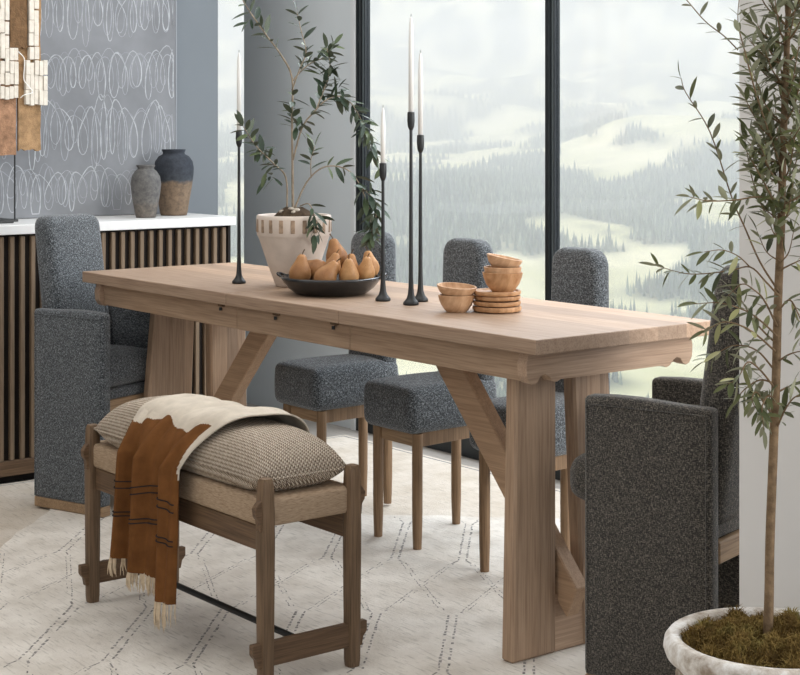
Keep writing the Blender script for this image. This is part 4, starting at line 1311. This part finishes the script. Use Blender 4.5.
nt.links.new(ramp(nt, f, [(0.34, (0.27, 0.21, 0.155)), (0.47, (0.56, 0.515, 0.46)), (0.60, (0.80, 0.79, 0.77))]), b.inputs['Base Color'])
bump(nt, b, f, 0.5, 0.005)
rim = [(Rr*0.87, zr-0.056), (Rr*0.90, zr-0.046), (Rr*0.975, zr-0.036), (Rr*1.0, zr-0.022), (Rr*0.985, zr-0.008), (Rr*0.95, zr), (Rr*0.86, zr-0.001), (Rr*0.825, zr-0.010), (Rr*0.815, zr-0.03), (Rr*0.80, zr-0.044)]
obj('rim', lathe(rim, 64, wob=lambda a, k: 1+0.006*math.sin(3*a+k*0.4)+0.004*math.sin(7*a)), m2, bp, smooth='all')
mb = bmesh.new()
r3 = random.Random(4)
def moss_z(x, y):
    r = math.hypot(x, y)/(Rr*0.82)
    return zr-0.022 + 0.030*(1-r*r) + 0.012*math.sin(x*55+1)*math.sin(y*47) + 0.007*math.sin(x*120+y*60)
n = 34
grid = {}
for i in range(n+1):
    for j in range(n+1):
        u = -1+2*i/n; w_ = -1+2*j/n
        x = u*math.sqrt(1-w_*w_/2)*Rr*0.82; y = w_*math.sqrt(1-u*u/2)*Rr*0.82
        grid[i, j] = mb.verts.new((x, y, moss_z(x, y)))
for i in range(n):
    for j in range(n): mb.faces.new([grid[i, j], grid[i+1, j], grid[i+1, j+1], grid[i, j+1]])
obj('moss_bed', mb, M['moss_bed'], bp, smooth='all')
vs = []; fs = []
for k in range(14000):
    a = r3.uniform(0, 2*PI); r = Rr*0.82*math.sqrt(r3.random())
    x, y = r*math.cos(a), r*math.sin(a); z0 = moss_z(x, y)-0.003
    h = r3.uniform(0.006, 0.020); b_ = r3.uniform(0, 2*PI); lx, ly = math.cos(b_), math.sin(b_)
    ww = 0.0008; q = len(vs); le = r3.uniform(0.2, 1.1)*h
    vs += [(x-ly*ww, y+lx*ww, z0), (x+ly*ww, y-lx*ww, z0), (x+lx*le*0.6-ly*ww, y+ly*le*0.6+lx*ww, z0+h*0.75), (x+lx*le*0.6+ly*ww, y+ly*le*0.6-lx*ww, z0+h*0.75), (x+lx*le*1.3, y+ly*le*1.3, z0+h*r3.uniform(0.4, 1.0))]
    fs += [(q, q+1, q+3, q+2), (q+2, q+3, q+4)]
obj('moss', (vs, fs), M['moss'], bp, kind='stuff')

r2 = random.Random(23)
ot = empty('olive_tree', (pc.x, pc.y, zr), label='tall olive tree with a slender trunk rising from the weathered pot', cat='tree')
lm2 = leaf_mesh(M['leaf_olive'], 0.125)
items = []
L2 = 0.037
D0 = dP
T = branch(ot, 'trunk', [(767, 656, 0), (769, 600, 0), (770, 540, 0.005), (773, 460, 0.0), (776, 380, 0.0), (778, 300, 0.01), (781, 230, 0.01), (783, 150, 0.0), (786, 70, 0.0), (790, -30, 0.0), (795, -160, 0.0)], D0,
           [0.0088, 0.0080, 0.0078, 0.0075, 0.0072, 0.0068, 0.0058, 0.0048, 0.0032], M['bark'])
def tw(pix, leafs, start=0.15, r=(0.0019, 0.0013, 0.0006), spread=0.9, L=L2, lst=items):
    b = branch(ot, 'branch', pix, D0, r, M['bark'])
    lst += grow_leaves(b, L, leafs, spread, start, 0.15, r2)
    return b
tw([(777, 336, 0), (762, 322, -0.02), (746, 311, -0.04), (720, 303, -0.05), (694, 304, -0.07)], 0.020, 0.25)
tw([(779, 296, 0), (766, 282, 0.0), (750, 267, 0.02), (728, 271, 0.03), (690, 274, 0.03), (657, 266, 0.04)], 0.011, 0.40)
tw([(780, 206, 0), (760, 197, -0.02), (736, 200, -0.04), (709, 201, -0.06), (690, 197, -0.08)], 0.014, 0.2)
tw([(779, 292, 0), (760, 262, 0.05), (745, 228, 0.06), (732, 198, 0.06), (710, 132, 0.07), (686, 93, 0.08), (681, 78, 0.08)], 0.020, 0.3, spread=0.7)
tw([(776, 372, 0), (756, 350, 0.03), (732, 346, 0.05), (705, 361, 0.06)], 0.013, 0.3)
tw([(776, 390, 0), (762, 372, -0.03), (748, 362, -0.05), (738, 378, -0.06), (728, 384, -0.07)], 0.012, 0.3)
tw([(775, 420, 0), (764, 402, -0.02), (756, 392, -0.04), (752, 400, -0.05), (758, 412, -0.05)], 0.010, 0.15)
tw([(777, 362, 0), (790, 354, -0.02), (806, 350, -0.03)], 0.012, 0.2)
tw([(778, 392, 0), (790, 386, 0.02), (808, 380, 0.02)], 0.013, 0.2)
tw([(776, 430, 0), (786, 408, -0.03), (797, 396, -0.04), (810, 400, -0.05)], 0.011, 0.2)
tw([(780, 270, 0), (792, 264, -0.02), (810, 256, -0.04)], 0.012, 0.2)
tw([(779, 310, 0), (790, 300, -0.02), (800, 318, -0.04), (806, 334, -0.05)], 0.012, 0.2)
tw([(777, 344, 0), (764, 332, 0.03), (752, 318, 0.04), (741, 300, 0.05), (730, 288, 0.05)], 0.014, 0.3)
tw([(776, 352, 0), (758, 336, -0.05), (742, 326, -0.07), (724, 322, -0.08), (706, 330, -0.08)], 0.013, 0.2)
tw([(777, 326, 0), (764, 300, -0.03), (754, 290, -0.05), (742, 284, -0.06), (728, 296, -0.06)], 0.013, 0.2)
tw([(776, 384, 0), (760, 380, 0.02), (744, 390, 0.03), (735, 402, 0.03)], 0.012, 0.2)
tw([(776, 400, 0), (768, 396, -0.04), (762, 408, -0.06), (764, 430, -0.06)], 0.011, 0.1)
tw([(750, 267, 0.02), (738, 256, 0.0), (722, 250, -0.01), (704, 252, -0.01)], 0.013, 0.15, r=(0.0013, 0.0006))
# upper crown
tw([(782, 170, 0), (768, 130, -0.02), (755, 90, -0.04), (745, 52, -0.05), (738, 22, -0.05), (740, -10, -0.05)], 0.014, 0.1)
tw([(738, 50, 0.02), (724, 36, 0.02), (706, 22, 0.02), (690, 4, 0.02), (680, -8, 0.02)], 0.022, 0.2, r=(0.0012, 0.0008))
tw([(782, 190, 0), (770, 160, 0.02), (760, 120, 0.03), (752, 96, 0.04)], 0.010, 0.1)
tw([(781, 215, 0), (768, 190, -0.04), (756, 168, -0.05), (746, 150, -0.05)], 0.011, 0.1)
tw([(781, 228, 0), (766, 214, 0.02), (752, 178, 0.03), (745, 140, 0.03)], 0.013, 0.15)
for (y0, n_) in ((205, 4), (185, 5), (165, 5), (145, 5), (125, 5), (105, 5), (85, 5), (65, 5), (45, 5), (25, 5), (5, 5), (-20, 4), (-50, 3)):
    for k in range(n_):
        a = r2.uniform(0, 2*PI); ln = r2.uniform(24, 52); x0 = 782+ (200-y0)*0.02
        ex = ln*math.cos(a)*0.75; ez = ln*math.sin(a)*0.0022
        rise = r2.uniform(20, 60)
        tw([(x0, y0, 0), (x0+ex*0.55, y0-rise*0.35, ez*0.55), (x0+ex, y0-rise, ez)], 0.0125, 0.12, r=(0.0018, 0.0012, 0.0007))
for (y0, n_) in ((262, 2), (240, 3), (222, 3)):
    for k in range(n_):
        a = r2.uniform(0, 2*PI); ln = r2.uniform(16, 34)
        ex = ln*math.cos(a)*0.8; ez = ln*math.sin(a)*0.002
        tw([(781, y0, 0), (781+ex*0.6, y0-10, ez*0.6), (781+ex, y0-r2.uniform(5, 40), ez)], 0.014, 0.15, r=(0.0015, 0.001, 0.0006))
plant_leaves(ot, items, lm2, r2)
